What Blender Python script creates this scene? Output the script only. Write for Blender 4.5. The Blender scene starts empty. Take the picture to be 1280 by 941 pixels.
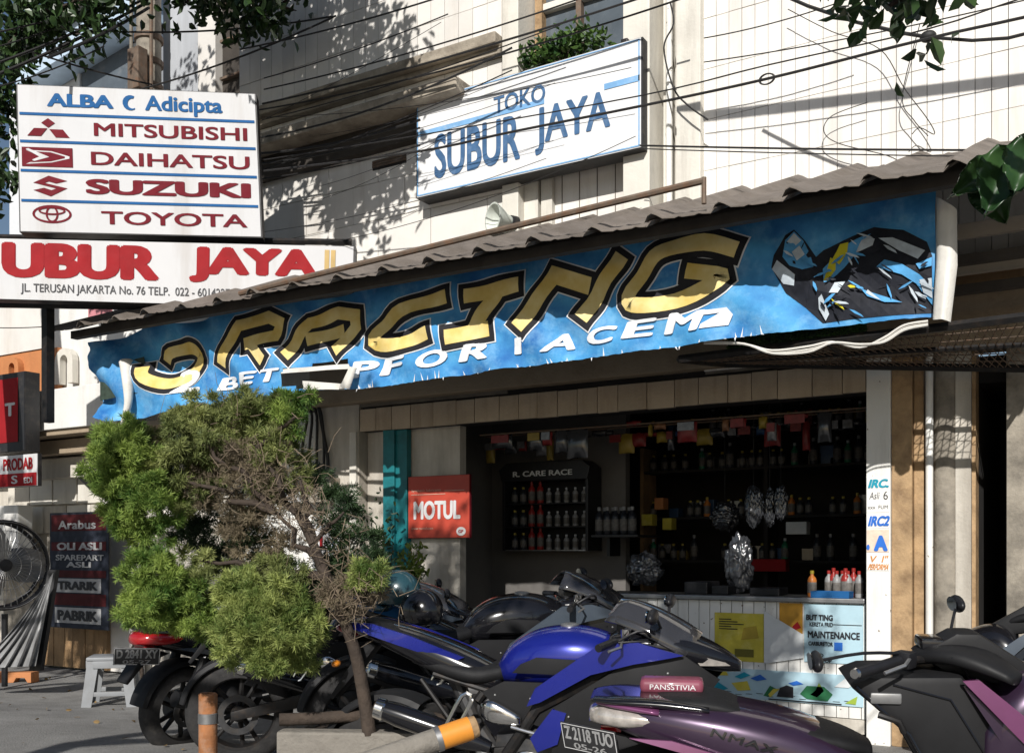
import bpy, bmesh, math, random
import numpy as np
from mathutils import Vector, Matrix
rnd = random.Random(7)
SC = bpy.context.scene
COL = SC.collection
R = math.radians

# ---------------------------------------------------------------- camera, sky, sun, exposure
TH = math.atan(1250.0 / 2071.0)              # the shop front turns away from the camera by this angle
CAM = Vector((1.55, -7.545, 1.40))
RX = Vector((math.cos(TH), math.sin(TH), 0)); FW = Vector((-math.sin(TH), math.cos(TH), 0))
cam = bpy.data.objects.new('camera', bpy.data.cameras.new('camera')); COL.objects.link(cam)
cam.location = CAM; cam.rotation_euler = (R(90), 0, TH)
cam.data.sensor_width = 36.0; cam.data.lens = 1250.0 / 1280.0 * 36.0
cam.data.shift_y = (689.0 - 470.5) / 1280.0
cam.data.clip_start = 0.05; cam.data.clip_end = 600
SC.camera = cam

SUN = Vector((0.35, -1.0, 0.62)).normalized()          # towards the sun
world = bpy.data.worlds.new('World'); SC.world = world; world.use_nodes = True
wn = world.node_tree.nodes; wl = world.node_tree.links
sky = wn.new('ShaderNodeTexSky'); sky.sky_type = 'NISHITA'; sky.sun_disc = False
sky.sun_elevation = math.asin(SUN.z); sky.sun_rotation = math.atan2(SUN.x, SUN.y)
sky.air_density = 1.0; sky.dust_density = 0.8
wl.new(sky.outputs['Color'], wn['Background'].inputs['Color'])
wn['Background'].inputs['Strength'].default_value = 0.07
sl = bpy.data.lights.new('sun', 'SUN'); sl.energy = 5.0; sl.angle = R(0.5); sl.color = (1.0, 0.965, 0.915)
so = bpy.data.objects.new('sun', sl); COL.objects.link(so); so.location = (0, -20, 20)
so.rotation_euler = SUN.to_track_quat('Z', 'Y').to_euler()
SC.view_settings.view_transform = 'Standard'; SC.view_settings.look = 'None'
SC.view_settings.exposure = 0.0; SC.view_settings.gamma = 1.0
SC.cycles.max_bounces = 6; SC.cycles.transparent_max_bounces = 8

def ray(px, py): return RX * ((px - 640.0) / 1250.0) + FW + Vector((0, 0, (689.0 - py) / 1250.0))
def at(px, py, Y):                # point of the place seen at that spot of the photograph, in the plane y = Y
    d = ray(px, py); return CAM + d * ((Y - CAM.y) / d.y)
def atd(px, py, dep): return CAM + ray(px, py) * dep
def uu(px, Y=0.0): return at(px, 600, Y).x
def zz(px, py, Y=0.0): return at(px, py, Y).z

# ---------------------------------------------------------------- materials
MATS = {}
def mat(name, col, rough=0.6, metal=0.0, var=0.18, scale=6.0, bump=0.0, bscale=40.0, dirt=None, streak=False, coat=0.0, rndv=0.0,
        trans=0.0, spec=0.5, ior=1.45, speck=None, world=False, col2=None):
    if name in MATS: return MATS[name]
    m = bpy.data.materials.new(name); m.use_nodes = True; MATS[name] = m
    n = m.node_tree.nodes; l = m.node_tree.links; b = n['Principled BSDF']
    b.inputs['Roughness'].default_value = rough; b.inputs['Metallic'].default_value = metal
    b.inputs['Specular IOR Level'].default_value = spec; b.inputs['IOR'].default_value = ior
    b.inputs['Coat Weight'].default_value = coat; b.inputs['Coat Roughness'].default_value = 0.06
    b.inputs['Transmission Weight'].default_value = trans
    if world:
        g = n.new('ShaderNodeNewGeometry'); vec = g.outputs['Position']
    else:
        t = n.new('ShaderNodeTexCoord'); vec = t.outputs['Object']
    def noise(sc, det=4, ro=0.6, mapping=None):
        x = n.new('ShaderNodeTexNoise'); x.inputs['Scale'].default_value = sc; x.inputs['Detail'].default_value = det; x.inputs['Roughness'].default_value = ro
        if mapping:
            mp = n.new('ShaderNodeMapping'); mp.inputs['Scale'].default_value = mapping; l.new(vec, mp.inputs['Vector']); l.new(mp.outputs['Vector'], x.inputs['Vector'])
        else: l.new(vec, x.inputs['Vector'])
        return x
    def ramp(src, p0, p1):
        x = n.new('ShaderNodeMapRange'); x.inputs['From Min'].default_value = p0; x.inputs['From Max'].default_value = p1
        l.new(src, x.inputs['Value']); return x.outputs['Result']
    def mix(fac, a, bb):
        x = n.new('ShaderNodeMix'); x.data_type = 'RGBA'
        for s, v in ((0, fac), (6, a), (7, bb)):
            if hasattr(v, 'is_linked'): l.new(v, x.inputs[s])
            elif s == 0: x.inputs[s].default_value = v
            else: x.inputs[s].default_value = (*v, 1)
        return x.outputs[2]
    c = np.array(col); lo = tuple(np.clip(c * (1 - var), 0, 1)); hi = tuple(np.clip(c * (1 + var * 0.7), 0, 1))
    if col2: lo, hi = col, col2
    cur = mix(ramp(noise(scale).outputs['Fac'], 0.3, 0.7), lo, hi)
    if rndv:
        oi = n.new('ShaderNodeObjectInfo'); x = ramp(oi.outputs['Random'], 0, 1)
        cur = mix(x, cur, cur) if False else cur
        hs = n.new('ShaderNodeHueSaturation'); mr = n.new('ShaderNodeMapRange'); mr.inputs['To Min'].default_value = 1 - rndv; mr.inputs['To Max'].default_value = 1 + rndv * 0.5
        l.new(oi.outputs['Random'], mr.inputs['Value']); l.new(mr.outputs['Result'], hs.inputs['Value']); l.new(cur, hs.inputs['Color']); cur = hs.outputs['Color']
    if dirt:
        dc, amt, dsc = dirt
        dn = noise(dsc, 6, 0.68, (1, 1, 0.12) if streak else None)
        f = ramp(dn.outputs['Fac'], 0.62 - 0.22 * amt, 0.80)
        mm = n.new('ShaderNodeMath'); mm.operation = 'MULTIPLY'; mm.inputs[1].default_value = min(1, amt); l.new(f, mm.inputs[0])
        cur = mix(mm.outputs[0], cur, dc)
    if speck:
        scol, ssc, thr = speck
        sn = noise(ssc, 2, 0.5); f = ramp(sn.outputs['Fac'], thr, thr + 0.04); cur = mix(f, cur, scol)
    l.new(cur, b.inputs['Base Color'])
    rr = n.new('ShaderNodeMapRange'); rr.inputs['To Min'].default_value = max(0.02, rough * 0.8); rr.inputs['To Max'].default_value = min(1, rough * 1.25)
    l.new(noise(scale * 2.3).outputs['Fac'], rr.inputs['Value']); l.new(rr.outputs['Result'], b.inputs['Roughness'])
    if bump:
        bp = n.new('ShaderNodeBump'); bp.inputs['Strength'].default_value = bump; bp.inputs['Distance'].default_value = 0.02
        l.new(noise(bscale, 5).outputs['Fac'], bp.inputs['Height']); l.new(bp.outputs['Normal'], b.inputs['Normal'])
    return m
def leafmat(name, a, bcol, trans=0.25, rough=0.5):
    if name in MATS: return MATS[name]
    m = bpy.data.materials.new(name); m.use_nodes = True; MATS[name] = m
    n = m.node_tree.nodes; l = m.node_tree.links; b = n['Principled BSDF']
    g = n.new('ShaderNodeNewGeometry'); mx = n.new('ShaderNodeMix'); mx.data_type = 'RGBA'
    mx.inputs[6].default_value = (*a, 1); mx.inputs[7].default_value = (*bcol, 1)
    nz = n.new('ShaderNodeTexNoise'); nz.inputs['Scale'].default_value = 7.0; nz.inputs['Detail'].default_value = 2; l.new(g.outputs['Position'], nz.inputs['Vector'])
    av = n.new('ShaderNodeMath'); av.operation = 'MULTIPLY_ADD'; av.inputs[1].default_value = 2.2; av.inputs[2].default_value = -.9; l.new(nz.outputs['Fac'], av.inputs[0])
    a2 = n.new('ShaderNodeMath'); a2.operation = 'MULTIPLY_ADD'; a2.inputs[1].default_value = .5; a2.use_clamp = True; l.new(g.outputs['Random Per Island'], a2.inputs[0]); l.new(av.outputs[0], a2.inputs[2])
    l.new(a2.outputs[0], mx.inputs[0]); l.new(mx.outputs[2], b.inputs['Base Color'])
    b.inputs['Roughness'].default_value = rough
    tr = n.new('ShaderNodeBsdfTranslucent'); l.new(mx.outputs[2], tr.inputs['Color'])
    ms = n.new('ShaderNodeMixShader'); ms.inputs[0].default_value = trans
    l.new(b.outputs[0], ms.inputs[1]); l.new(tr.outputs[0], ms.inputs[2]); l.new(ms.outputs[0], n['Material Output'].inputs['Surface'])
    return m

GR = (0.10, 0.085, 0.06)
M_tile = mat('white_tile', (0.78, 0.75, 0.70), 0.45, var=0.07, scale=3, dirt=((0.30, 0.25, 0.19), 0.60, 2.6), streak=True, rndv=0.10, world=True, bump=0.06)
M_cream = mat('cream_tile', (0.74, 0.71, 0.665), 0.5, var=0.08, scale=3, dirt=((0.36, 0.27, 0.17), 0.40, 2.0), streak=True, rndv=0.10, world=True, bump=0.06)
M_panel = mat('white_panel', (0.80, 0.77, 0.72), 0.5, var=0.06, scale=1.5, dirt=((0.40, 0.34, 0.28), 0.62, 3.4), streak=True, rndv=0.08, world=True)
M_grout = mat('grout', (0.17, 0.15, 0.125), 0.9, var=0.3, world=True)
M_plaster = mat('old_plaster', (0.58, 0.54, 0.47), 0.8, var=0.15, scale=2.5, dirt=((0.15, 0.12, 0.09), 0.75, 2.4), streak=True, world=True, bump=0.25)
M_pilaster = mat('pilaster_paint', (0.68, 0.65, 0.58), 0.6, var=0.1, scale=3, dirt=((0.16, 0.13, 0.10), 0.55, 4.0), streak=True, world=True, bump=0.15)
M_ledge = mat('ledge_concrete', (0.40, 0.35, 0.28), 0.9, var=0.25, scale=5, dirt=((0.10, 0.08, 0.06), 0.9, 4.0), world=True, bump=0.4)
M_beam = mat('tan_concrete', (0.36, 0.285, 0.20), 0.85, var=0.15, scale=3, dirt=((0.12, 0.085, 0.055), 0.75, 3.0), world=True, bump=0.3)
M_fascia = mat('fascia_board', (0.47, 0.38, 0.28), 0.75, var=0.12, scale=4, dirt=((0.18, 0.12, 0.07), 0.6, 6.0), streak=True, rndv=0.10, world=True, bump=0.2)
M_white = mat('white_paint', (0.78, 0.77, 0.73), 0.5, var=0.05, scale=3, dirt=((0.25, 0.20, 0.15), 0.45, 5.0), streak=True, world=True, bump=0.1, speck=((0.2, 0.15, 0.1), 26, 0.70))
M_brown = mat('rusty_tan_paint', (0.42, 0.28, 0.15), 0.75, var=0.25, scale=6, dirt=((0.11, 0.06, 0.03), 0.8, 7.0), world=True, bump=0.3)
M_grime = mat('grimy_concrete', (0.36, 0.32, 0.26), 0.85, var=0.2, scale=4, dirt=((0.03, 0.027, 0.024), 1.0, 2.6), world=True, bump=0.3)
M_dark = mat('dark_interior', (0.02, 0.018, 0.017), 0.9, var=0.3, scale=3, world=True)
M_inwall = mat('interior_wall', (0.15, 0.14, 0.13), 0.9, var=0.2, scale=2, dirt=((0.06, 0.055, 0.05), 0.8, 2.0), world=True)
M_black = mat('black_plastic', (0.012, 0.012, 0.014), 0.42, var=0.3, scale=20, bump=0.05, bscale=300)
M_blackmetal = mat('black_metal', (0.018, 0.017, 0.017), 0.5, metal=0.3, var=0.3, scale=15, dirt=((0.09, 0.06, 0.04), 0.5, 18))
M_gloss = mat('gloss_black', (0.008, 0.008, 0.010), 0.18, var=0.2, coat=0.6)
M_rubber = mat('tyre_rubber', (0.022, 0.021, 0.021), 0.8, var=0.3, scale=25, bump=0.2, bscale=120, dirt=((0.10, 0.09, 0.075), 0.4, 12))
M_chrome = mat('chrome', (0.75, 0.74, 0.72), 0.16, metal=1.0, var=0.08, scale=14, dirt=((0.25, 0.2, 0.15), 0.3, 30))
M_alu = mat('grey_aluminium', (0.34, 0.34, 0.34), 0.4, metal=0.8, var=0.15, scale=14)
M_cable = mat('cable_sheath', (0.02, 0.019, 0.019), 0.6, var=0.2)
M_roof = mat('roof_sheet', (0.17, 0.145, 0.125), 0.75, var=0.25, scale=5, dirt=((0.09, 0.07, 0.05), 0.8, 4), world=True, bump=0.3, rndv=0.15)
M_purlin = mat('dark_purlin', (0.05, 0.042, 0.035), 0.8, var=0.3, world=True)
M_wood = mat('old_wood', (0.32, 0.20, 0.10), 0.8, var=0.3, scale=5, dirt=((0.10, 0.06, 0.03), 0.7, 4), streak=True, rndv=0.2, world=True, bump=0.3)
M_rust = mat('rusty_steel', (0.16, 0.12, 0.09), 0.7, metal=0.3, var=0.3, scale=12, dirt=((0.22, 0.09, 0.035), 0.7, 14))
M_tokow = mat('toko_white', (0.74, 0.74, 0.74), 0.65, spec=.15, var=0.03, scale=2, dirt=((0.48, 0.44, 0.38), 0.45, 3.5), streak=True)
M_signw = mat('sign_white', (0.60, 0.60, 0.605), 0.65, spec=.15, var=0.03, scale=2, dirt=((0.36, 0.31, 0.26), 0.50, 3.2), streak=True)
M_signblack = mat('sign_black_edge', (0.02, 0.02, 0.022), 0.5, dirt=((0.12, 0.10, 0.08), 0.5, 9))
M_signblue = mat('sign_blue', (0.016, 0.10, 0.27), 0.65, spec=.15, var=0.12, scale=5)
M_tokoblue = mat('faded_blue_letter', (0.065, 0.14, 0.27), 0.65, spec=.15, var=0.25, scale=9, dirt=((0.30, 0.38, 0.48), 0.4, 12))
M_tokoline = mat('faded_blue_line', (0.20, 0.40, 0.66), 0.65, spec=.15, var=0.2, scale=5, dirt=((0.6, 0.66, 0.72), 0.5, 9))
M_maroon = mat('maroon_letter', (0.15, 0.010, 0.018), 0.65, spec=.15, var=0.15, scale=5)
M_red = mat('red_print', (0.30, 0.016, 0.020), 0.65, spec=.15, var=0.15, scale=5)
M_teal = mat('teal_paint', (0.012, 0.16, 0.18), 0.4, var=0.2, scale=6, dirt=((0.01, 0.05, 0.055), 0.6, 7))
M_greyplastic = mat('grey_plastic', (0.24, 0.25, 0.26), 0.5, var=0.1, dirt=((0.14, 0.13, 0.12), 0.4, 9))
M_wrap = mat('clear_wrap', (0.55, 0.57, 0.60), 0.12, var=0.1, trans=0.55, ior=1.3)
M_foil = mat('shiny_wrap', (0.05, 0.052, 0.058), 0.18, var=0.3, scale=10, metal=0.2, coat=0.5)

# ---------------------------------------------------------------- mesh building
def tag(o, label=None, cat=None, group=None, kind=None):
    if label: o['label'] = label
    if cat: o['category'] = cat
    if group: o['group'] = group
    if kind: o['kind'] = kind
    return o
def thing(name, label=None, cat=None, loc=(0, 0, 0), rz=0.0, group=None, kind=None):
    o = bpy.data.objects.new(name, None); COL.objects.link(o); o.empty_display_size = 0.1
    o.location = loc; o.rotation_euler = (0, 0, rz); return tag(o, label, cat, group, kind)
def link(name, me, parent=None, world=False):
    o = bpy.data.objects.new(name, me); COL.objects.link(o)
    if parent:
        o.parent = parent
        if world:
            # parent Empties are placed before their parts are made; keep the part where its coordinates say
            o.matrix_parent_inverse = (Matrix.Translation(parent.location) @ parent.rotation_euler.to_matrix().to_4x4()).inverted()
    return o
class MB:
    def __init__(s): s.v = []; s.f = []
    def add(s, vs, fs):
        k = len(s.v); s.v += [tuple(x) for x in vs]; s.f += [tuple(i + k for i in f) for f in fs]; return s
    def box(s, a, b, ch=0.0):
        x0, y0, z0 = [min(p, q) for p, q in zip(a, b)]; x1, y1, z1 = [max(p, q) for p, q in zip(a, b)]
        if ch <= 0:
            return s.add([(x0,y0,z0),(x1,y0,z0),(x1,y1,z0),(x0,y1,z0),(x0,y0,z1),(x1,y0,z1),(x1,y1,z1),(x0,y1,z1)],
                  [(0,3,2,1),(4,5,6,7),(0,1,5,4),(1,2,6,5),(2,3,7,6),(3,0,4,7)])
        bm = bmesh.new(); bmesh.ops.create_cube(bm, size=1)
        for v in bm.verts: v.co = Vector(((x0+x1)/2 + v.co.x*(x1-x0), (y0+y1)/2 + v.co.y*(y1-y0), (z0+z1)/2 + v.co.z*(z1-z0)))
        bmesh.ops.bevel(bm, geom=bm.edges[:], offset=ch, segments=2, affect='EDGES', profile=0.6)
        bm.verts.index_update(); s.add([v.co[:] for v in bm.verts], [[v.index for v in f.verts] for f in bm.faces]); bm.free(); return s
    def loft(s, rings, cap=True, closed=True):
        n = len(rings[0]); vs = [p for r in rings for p in r]; fs = []
        for i in range(len(rings) - 1):
            for j in range(n if closed else n - 1):
                a = i*n + j; b = i*n + (j+1) % n; fs.append((a, b, b+n, a+n))
        if cap: fs.append(tuple(range(n))[::-1]); fs.append(tuple((len(rings)-1)*n + j for j in range(n)))
        return s.add(vs, fs)
    def tube(s, pts, r, n=8, cap=True, smoothn=0):
        pts = [Vector(p) for p in pts]
        if smoothn: pts = catmull(pts, smoothn)
        rs = r if isinstance(r, (list, tuple)) else None
        rings = []; prev = None
        for i, p in enumerate(pts):
            t = (pts[min(i+1, len(pts)-1)] - pts[max(i-1, 0)])
            if t.length < 1e-9: t = Vector((0, 0, 1))
            t.normalize()
            if prev is None:
                ref = Vector((0, 0, 1)) if abs(t.z) < 0.9 else Vector((1, 0, 0)); a = t.cross(ref).normalized()
            else:
                a = prev - t * prev.dot(t)
                if a.length < 1e-6: a = t.orthogonal()
                a.normalize()
            prev = a; b = t.cross(a)
            rr = (rs[0] + (rs[-1]-rs[0]) * i/(len(pts)-1) if len(rs) != len(pts) else rs[i]) if rs else r
            rings.append([p + (a*math.cos(2*math.pi*k/n) + b*math.sin(2*math.pi*k/n)) * rr for k in range(n)])
        return s.loft(rings, cap)
    def lathe(s, prof, axis='z', c=(0, 0, 0), n=20, cap=True):
        rings = []
        for r, h in prof:
            ring = []
            for k in range(n):
                a = 2*math.pi*k/n; x, y = r*math.cos(a), r*math.sin(a)
                p = {'z': (x, y, h), 'y': (x, h, y), 'x': (h, x, y)}[axis]
                ring.append((c[0]+p[0], c[1]+p[1], c[2]+p[2]))
            rings.append(ring)
        return s.loft(rings, cap)
    def prism(s, poly, d0, d1, plane='xz', ch=0.0):
        def P(a, b, d): return {'xz': (a, d, b), 'xy': (a, b, d), 'yz': (d, a, b)}[plane]
        n = len(poly)
        if ch <= 0:
            return s.add([P(a, b, d0) for a, b in poly] + [P(a, b, d1) for a, b in poly],
                         [tuple(range(n)), tuple(range(2*n-1, n-1, -1))] + [(i, (i+1) % n, n+(i+1) % n, n+i) for i in range(n)])
        bm = bmesh.new()
        v0 = [bm.verts.new(P(a, b, d0)) for a, b in poly]; v1 = [bm.verts.new(P(a, b, d1)) for a, b in poly]
        bm.faces.new(v0); bm.faces.new(v1[::-1])
        for i in range(n): bm.faces.new((v0[i], v1[i], v1[(i+1) % n], v0[(i+1) % n]))
        bmesh.ops.recalc_face_normals(bm, faces=bm.faces[:])
        bmesh.ops.bevel(bm, geom=bm.edges[:], offset=ch, segments=2, affect='EDGES', profile=0.6)
        bm.verts.index_update(); s.add([v.co[:] for v in bm.verts], [[v.index for v in f.verts] for f in bm.faces]); bm.free(); return s
    def sphere(s, c, r, nu=14, nv=9):
        r = r if isinstance(r, (list, tuple)) else (r, r, r)
        rings = []
        for i in range(nv + 1):
            th = math.pi * (i/nv*0.98 + 0.01)
            rings.append([(c[0]+r[0]*math.sin(th)*math.cos(2*math.pi*k/nu), c[1]+r[1]*math.sin(th)*math.sin(2*math.pi*k/nu), c[2]+r[2]*math.cos(th)) for k in range(nu)])
        return s.loft(rings)
    def body(s, secs, n=18, e=2.4, res=5, axis='x'):      # smooth pod along x: (x, y, zc, hy, hz)
        pts = catmull([Vector(q[:3]) for q in secs], res); w = catmull([Vector((q[3], q[4], 0)) for q in secs], res)
        rings = []
        for p, q in zip(pts, w):
            ring = []
            for k in range(n):
                a = 2*math.pi*k/n; c, d = math.cos(a), math.sin(a)
                ring.append((p.x, p.y + max(q.x, .001)*math.copysign(abs(c)**(2/e), c), p.z + max(q.y, .001)*math.copysign(abs(d)**(2/e), d)))
            rings.append(ring)
        return s.loft(rings)
    def xf(s, M): s.v = [tuple(M @ Vector(p)) for p in s.v]; return s
    def mesh(s, name, m, smooth=False):
        me = bpy.data.meshes.new(name); me.from_pydata(s.v, [], s.f); me.materials.append(m)
        bm = bmesh.new(); bm.from_mesh(me); bmesh.ops.recalc_face_normals(bm, faces=bm.faces[:]); bm.to_mesh(me); bm.free()
        if smooth:
            me.polygons.foreach_set('use_smooth', [True]*len(me.polygons))
            if smooth != 'all': me.set_sharp_from_angle(angle=R(smooth if smooth > 1 else 40))
        me.update(); return me
    def build(s, name, m, parent=None, smooth=False, world=True):
        return link(name, s.mesh(name, m, smooth), parent, world)
def catmull(pts, res):
    out = []; n = len(pts)
    for i in range(n - 1):
        p0 = pts[max(i-1, 0)]; p1 = pts[i]; p2 = pts[i+1]; p3 = pts[min(i+2, n-1)]
        for k in range(res):
            t = k/res
            out.append(0.5*((2*p1) + (p2-p0)*t + (2*p0-5*p1+4*p2-p3)*t*t + (3*p1-p0-3*p2+p3)*t**3))
    out.append(pts[-1].copy()); return out
def copy_tree(o, parent=None):
    c = o.copy(); COL.objects.link(c)
    if parent: c.parent = parent
    for ch in list(o.children): copy_tree(ch, c)
    return c

# lettering: outlines of the built-in font, flattened to a mesh
_tc = {}
def text_polys(s, bold=0.0, space=1.0):
    key = (s, bold, space)
    if key in _tc: return _tc[key]
    cu = bpy.data.curves.new('t', 'FONT'); cu.body = s; cu.offset = 0; cu.space_character = space; cu.resolution_u = 4
    cu.align_x = 'CENTER'; cu.align_y = 'CENTER'; cu.fill_mode = 'FRONT'
    o = bpy.data.objects.new('t', cu); COL.objects.link(o)
    dg = bpy.context.evaluated_depsgraph_get(); me = bpy.data.meshes.new_from_object(o.evaluated_get(dg))
    vs = np.array([v.co[:] for v in me.vertices]); fs = [tuple(p.vertices) for p in me.polygons]
    bpy.data.objects.remove(o); bpy.data.meshes.remove(me); bpy.data.curves.remove(cu)
    v2 = vs[:, :2]; n0 = len(v2); V = []; F = []                # heavier strokes: shifted copies, each a hair in front of the last
    sh = [(0, 0)] if bold < .004 else [(0, 0)] + [(bold*math.cos(2*math.pi*k/10), bold*.7*math.sin(2*math.pi*k/10)) for k in range(10)]
    for q, (dx, dy) in enumerate(sh):
        V.append(np.concatenate([v2 + np.array([dx, dy]), np.full((n0, 1), float(q))], 1)); F += [tuple(i + q*n0 for i in f) for f in fs]
    vs = np.concatenate(V); fs = F
    lo = vs[:, :2].min(0); hi = vs[:, :2].max(0); vs[:, :2] = (vs[:, :2] - lo) / (hi - lo)
    _tc[key] = (vs, fs); return vs, fs
def text(name, s, m, parent, o, ex, ey, bold=0.02, shear=0.0, off=0.0, space=1.0, mapf=None, maxlen=None):
    """lettering that fills the rectangle o, o+ex, o+ex+ey"""
    vs, fs = text_polys(s, bold, space); o, ex, ey = Vector(o), Vector(ex), Vector(ey); nn = ex.cross(ey).normalized()
    me = bpy.data.meshes.new(name)
    P = [o + ex*(float(x) + shear*float(y)) + ey*float(y) + nn*(off + (.00025*float(q) if off >= 0 else -.00025*float(q))) for x, y, q in vs]
    bm = bmesh.new(); bv = [bm.verts.new(p) for p in P]
    for f in fs:
        try: bm.faces.new([bv[i] for i in f])
        except ValueError: pass
    if maxlen: refine(bm, maxlen)
    if mapf:
        for v in bm.verts: v.co = mapf(v.co)
    bm.to_mesh(me); bm.free(); me.materials.append(m)
    return link(name, me, parent, True)
def refine(bm, L):
    bmesh.ops.triangulate(bm, faces=bm.faces[:])
    for _ in range(6):
        es = [e for e in bm.edges if e.calc_length() > L]
        if not es: break
        bmesh.ops.subdivide_edges(bm, edges=es, cuts=1)
        bmesh.ops.triangulate(bm, faces=[f for f in bm.faces if len(f.verts) > 3])
def flat(name, poly, m, parent, th=0.004):           # a flat printed shape: polygon of 3-D points, thickened a little
    P = [Vector(p) for p in poly]; nn = (P[1]-P[0]).cross(P[-1]-P[0]).normalized()*th
    n = len(P); b = MB().add([p for p in P] + [p+nn for p in P], [tuple(range(n)), tuple(range(2*n-1, n-1, -1))] + [(i, (i+1) % n, n+(i+1) % n, n+i) for i in range(n)])
    return b.build(name, m, parent)
def pxquad(px0, py0, px1, py1, Y):                   # axis-true rectangle in a wall plane from two photo corners
    a = at(px0, py0, Y); b = at(px1, py1, Y); return a.x, b.x, b.z, a.z
# ================================================================ ground
def gz(y): return 0.0 if y > -1.6 else (0.10 if y < -3.2 else 0.10 * (1 - math.cos(math.pi * (-1.6 - y) / 1.6)) / 2)
xs = [-80, -40, -20] + [x * 0.5 for x in range(-26, 17)] + [20, 40, 80]
ys = [-80, -40, -20] + [-12 + y * 0.25 for y in range(0, 56)] + [20, 50, 90]
b = MB(); b.add([(x, y, gz(y)) for y in ys for x in xs], [(j*len(xs)+i, j*len(xs)+i+1, (j+1)*len(xs)+i+1, (j+1)*len(xs)+i) for j in range(len(ys)-1) for i in range(len(xs)-1)])
M_ground = mat('worn_concrete', (0.225, 0.22, 0.21), 0.9, var=0.22, scale=1.3, dirt=((0.10, 0.095, 0.09), 0.8, 3.0), bump=0.5, bscale=60, world=True, speck=((0.3, 0.29, 0.27), 55, 0.68))
g = b.build('ground', M_ground, smooth='all'); tag(g, 'grey worn concrete forecourt sloping gently to the shop', kind='structure')
b = MB()
for x, y, s in [(-7.6, -1.2, .1), (-6.9, -2.4, .07), (-5.9, -2.9, .06), (-7.2, -.9, .05)]: b.box((x, y, gz(y)+.001), (x+s, y+s*.7, gz(y)+.02), .004)

# ================================================================ shop building
shop = thing('shop_house', 'two-storey white tiled shop house with dark open workshop front under the racing banner', 'building', (-2.4, 0.1, 0))
def sp(name, a, bb, m, ch=0.0, parent=shop, smooth=False): return MB().box(a, bb, ch).build(name, m, parent, smooth)
UL, UR = -6.36, 4.2
ZT = 8.6
# carcass walls (joints show between the tiles in front of them)
u1, u2, u3 = uu(632), uu(652), uu(785)
u4, u5, u6 = uu(818), uu(850), uu(880)
sp('upper_wall', (UL, .03, 2.80), (u1, .25, ZT), M_grout)
sp('upper_wall', (u6, .03, 2.80), (UR, .25, ZT), M_grout)
sp('upper_wall', (u1, .42, 2.80), (u6, .6, ZT), M_inwall)
sp('side_wall', (UL-.02, .25, 0), (UL+.2, 6, ZT), M_plaster)
sp('roof_slab', (UL, .2, ZT), (UR, 8, ZT+.2), M_ledge)
# tile courses of the left wall; one shared tile mesh
def unit_tile(m): return MB().box((0, 0, 0), (1, 1, 1), 0.0).mesh('tile', m)
T_white, T_cream, T_panel = unit_tile(M_tile), unit_tile(M_cream), unit_tile(M_panel)
def tile(me, x0, x1, z0, z1, y=0.0, name='tile'):
    o = link(name, me, shop, True); o.location = (x0, y + rnd.uniform(-.002, .002), z0); o.scale = (x1-x0, .05, z1-z0); return o
lz1, lz2 = 5.94, 5.55                       # top of the two ledges
g_ = 0.006
z = 3.50; row = 0
while z < lz2 - .15:
    h = min(.36, lz2 - .12 - z); x = UL - (0.3 if row % 2 else 0)
    while x < u1:
        w = .62; a, c = max(x, UL), min(x+w, u1)
        if c - a > .05: tile(T_white, a, c-g_, z, z+h-g_)
        x += w
    z += h; row += 1
def small(me, x0, x1, z0, z1, tw, thh, stag=0.0):
    z = z0; r_ = 0
    while z < z1 - .02:
        h = min(thh, z1-z); x = x0 - (tw*stag if r_ % 2 else 0)
        while x < x1:
            a, c = max(x, x0), min(x+tw, x1)
            if c-a > .02: tile(me, a, c-g_*.8, z, z+h-g_)
            x += tw
        z += h; r_ += 1
small(T_cream, UL, u1, lz2, lz1-.16, .155, .25)
small(T_cream, UL, u1, lz1, 7.35, .155, .36)
small(T_white, UL, u1, 7.36, 8.5, .62, .36, .5)
# string courses
b = MB().box((UL-.05, -.16, lz1-.10), (u1-.01, .02, lz1-.002), .015); b.box((UL-.05, -.08, lz1-.16), (u1-.01, .02, lz1-.102)); b.build('upper_ledge', M_ledge, shop)
b = MB().box((UL-.05, -.34, lz2-.12), (u1-.3, .02, lz2-.002), .015); b.build('lower_ledge', M_ledge, shop)
sp('ledge_shade_strip', (UL-.05, -.10, lz2-.34), (uu(560), .03, lz2-.122), M_purlin)  # added dark strip, its colour standing in for the shadow below the lower ledge
sp('vent_opening', (uu(466), -.004, zz(466, 214)), (uu(508), .03, zz(508, 191)), M_dark)
for i, f in enumerate((.25, .5, .75)):
    z_ = zz(466, 214)*(1-f)+zz(508, 191)*f; sp('vent_slat', (uu(466), -.012, z_), (uu(508), .02, z_+.018), M_rust)
# white vertical panels of the right wall
x = u6; i = 0
while x < 3.9:
    w = .103
    for (z0, z1) in (((2.82, 3.6), (3.604, 4.0), (4.004, 4.4), (4.404, 4.8), (4.804, 5.2), (5.204, 5.6), (5.604, 6.0), (6.004, 8.5)) if x < 1.35 else ((2.82, 5.2), (5.204, 8.5))):
        tile(T_panel, x, x+w-.005, z0, z1-.0015, name='panel')
    x += w
# pilasters with recessed bays between
for (a, c, d) in ((u1, u2, -.06), (u3, u4, -.10), (u5, u6, -.08)):
    b = MB().box((a, d, 3.43), (c, .5, ZT), .008); b.build('pilaster', M_pilaster, shop)
for px in (823, 838): sp('pilaster_rib', (uu(px), .10, 2.82), (uu(px)+.05, .43, ZT), M_pilaster, .006)
MB().tube([(uu(833), .06, 2.9), (uu(833), .06, ZT)], .028, 10).build('downpipe', M_white, shop, True)
sp('bay_panel', (u4, .30, 2.82), (u5, .42, ZT), M_tile)
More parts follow.
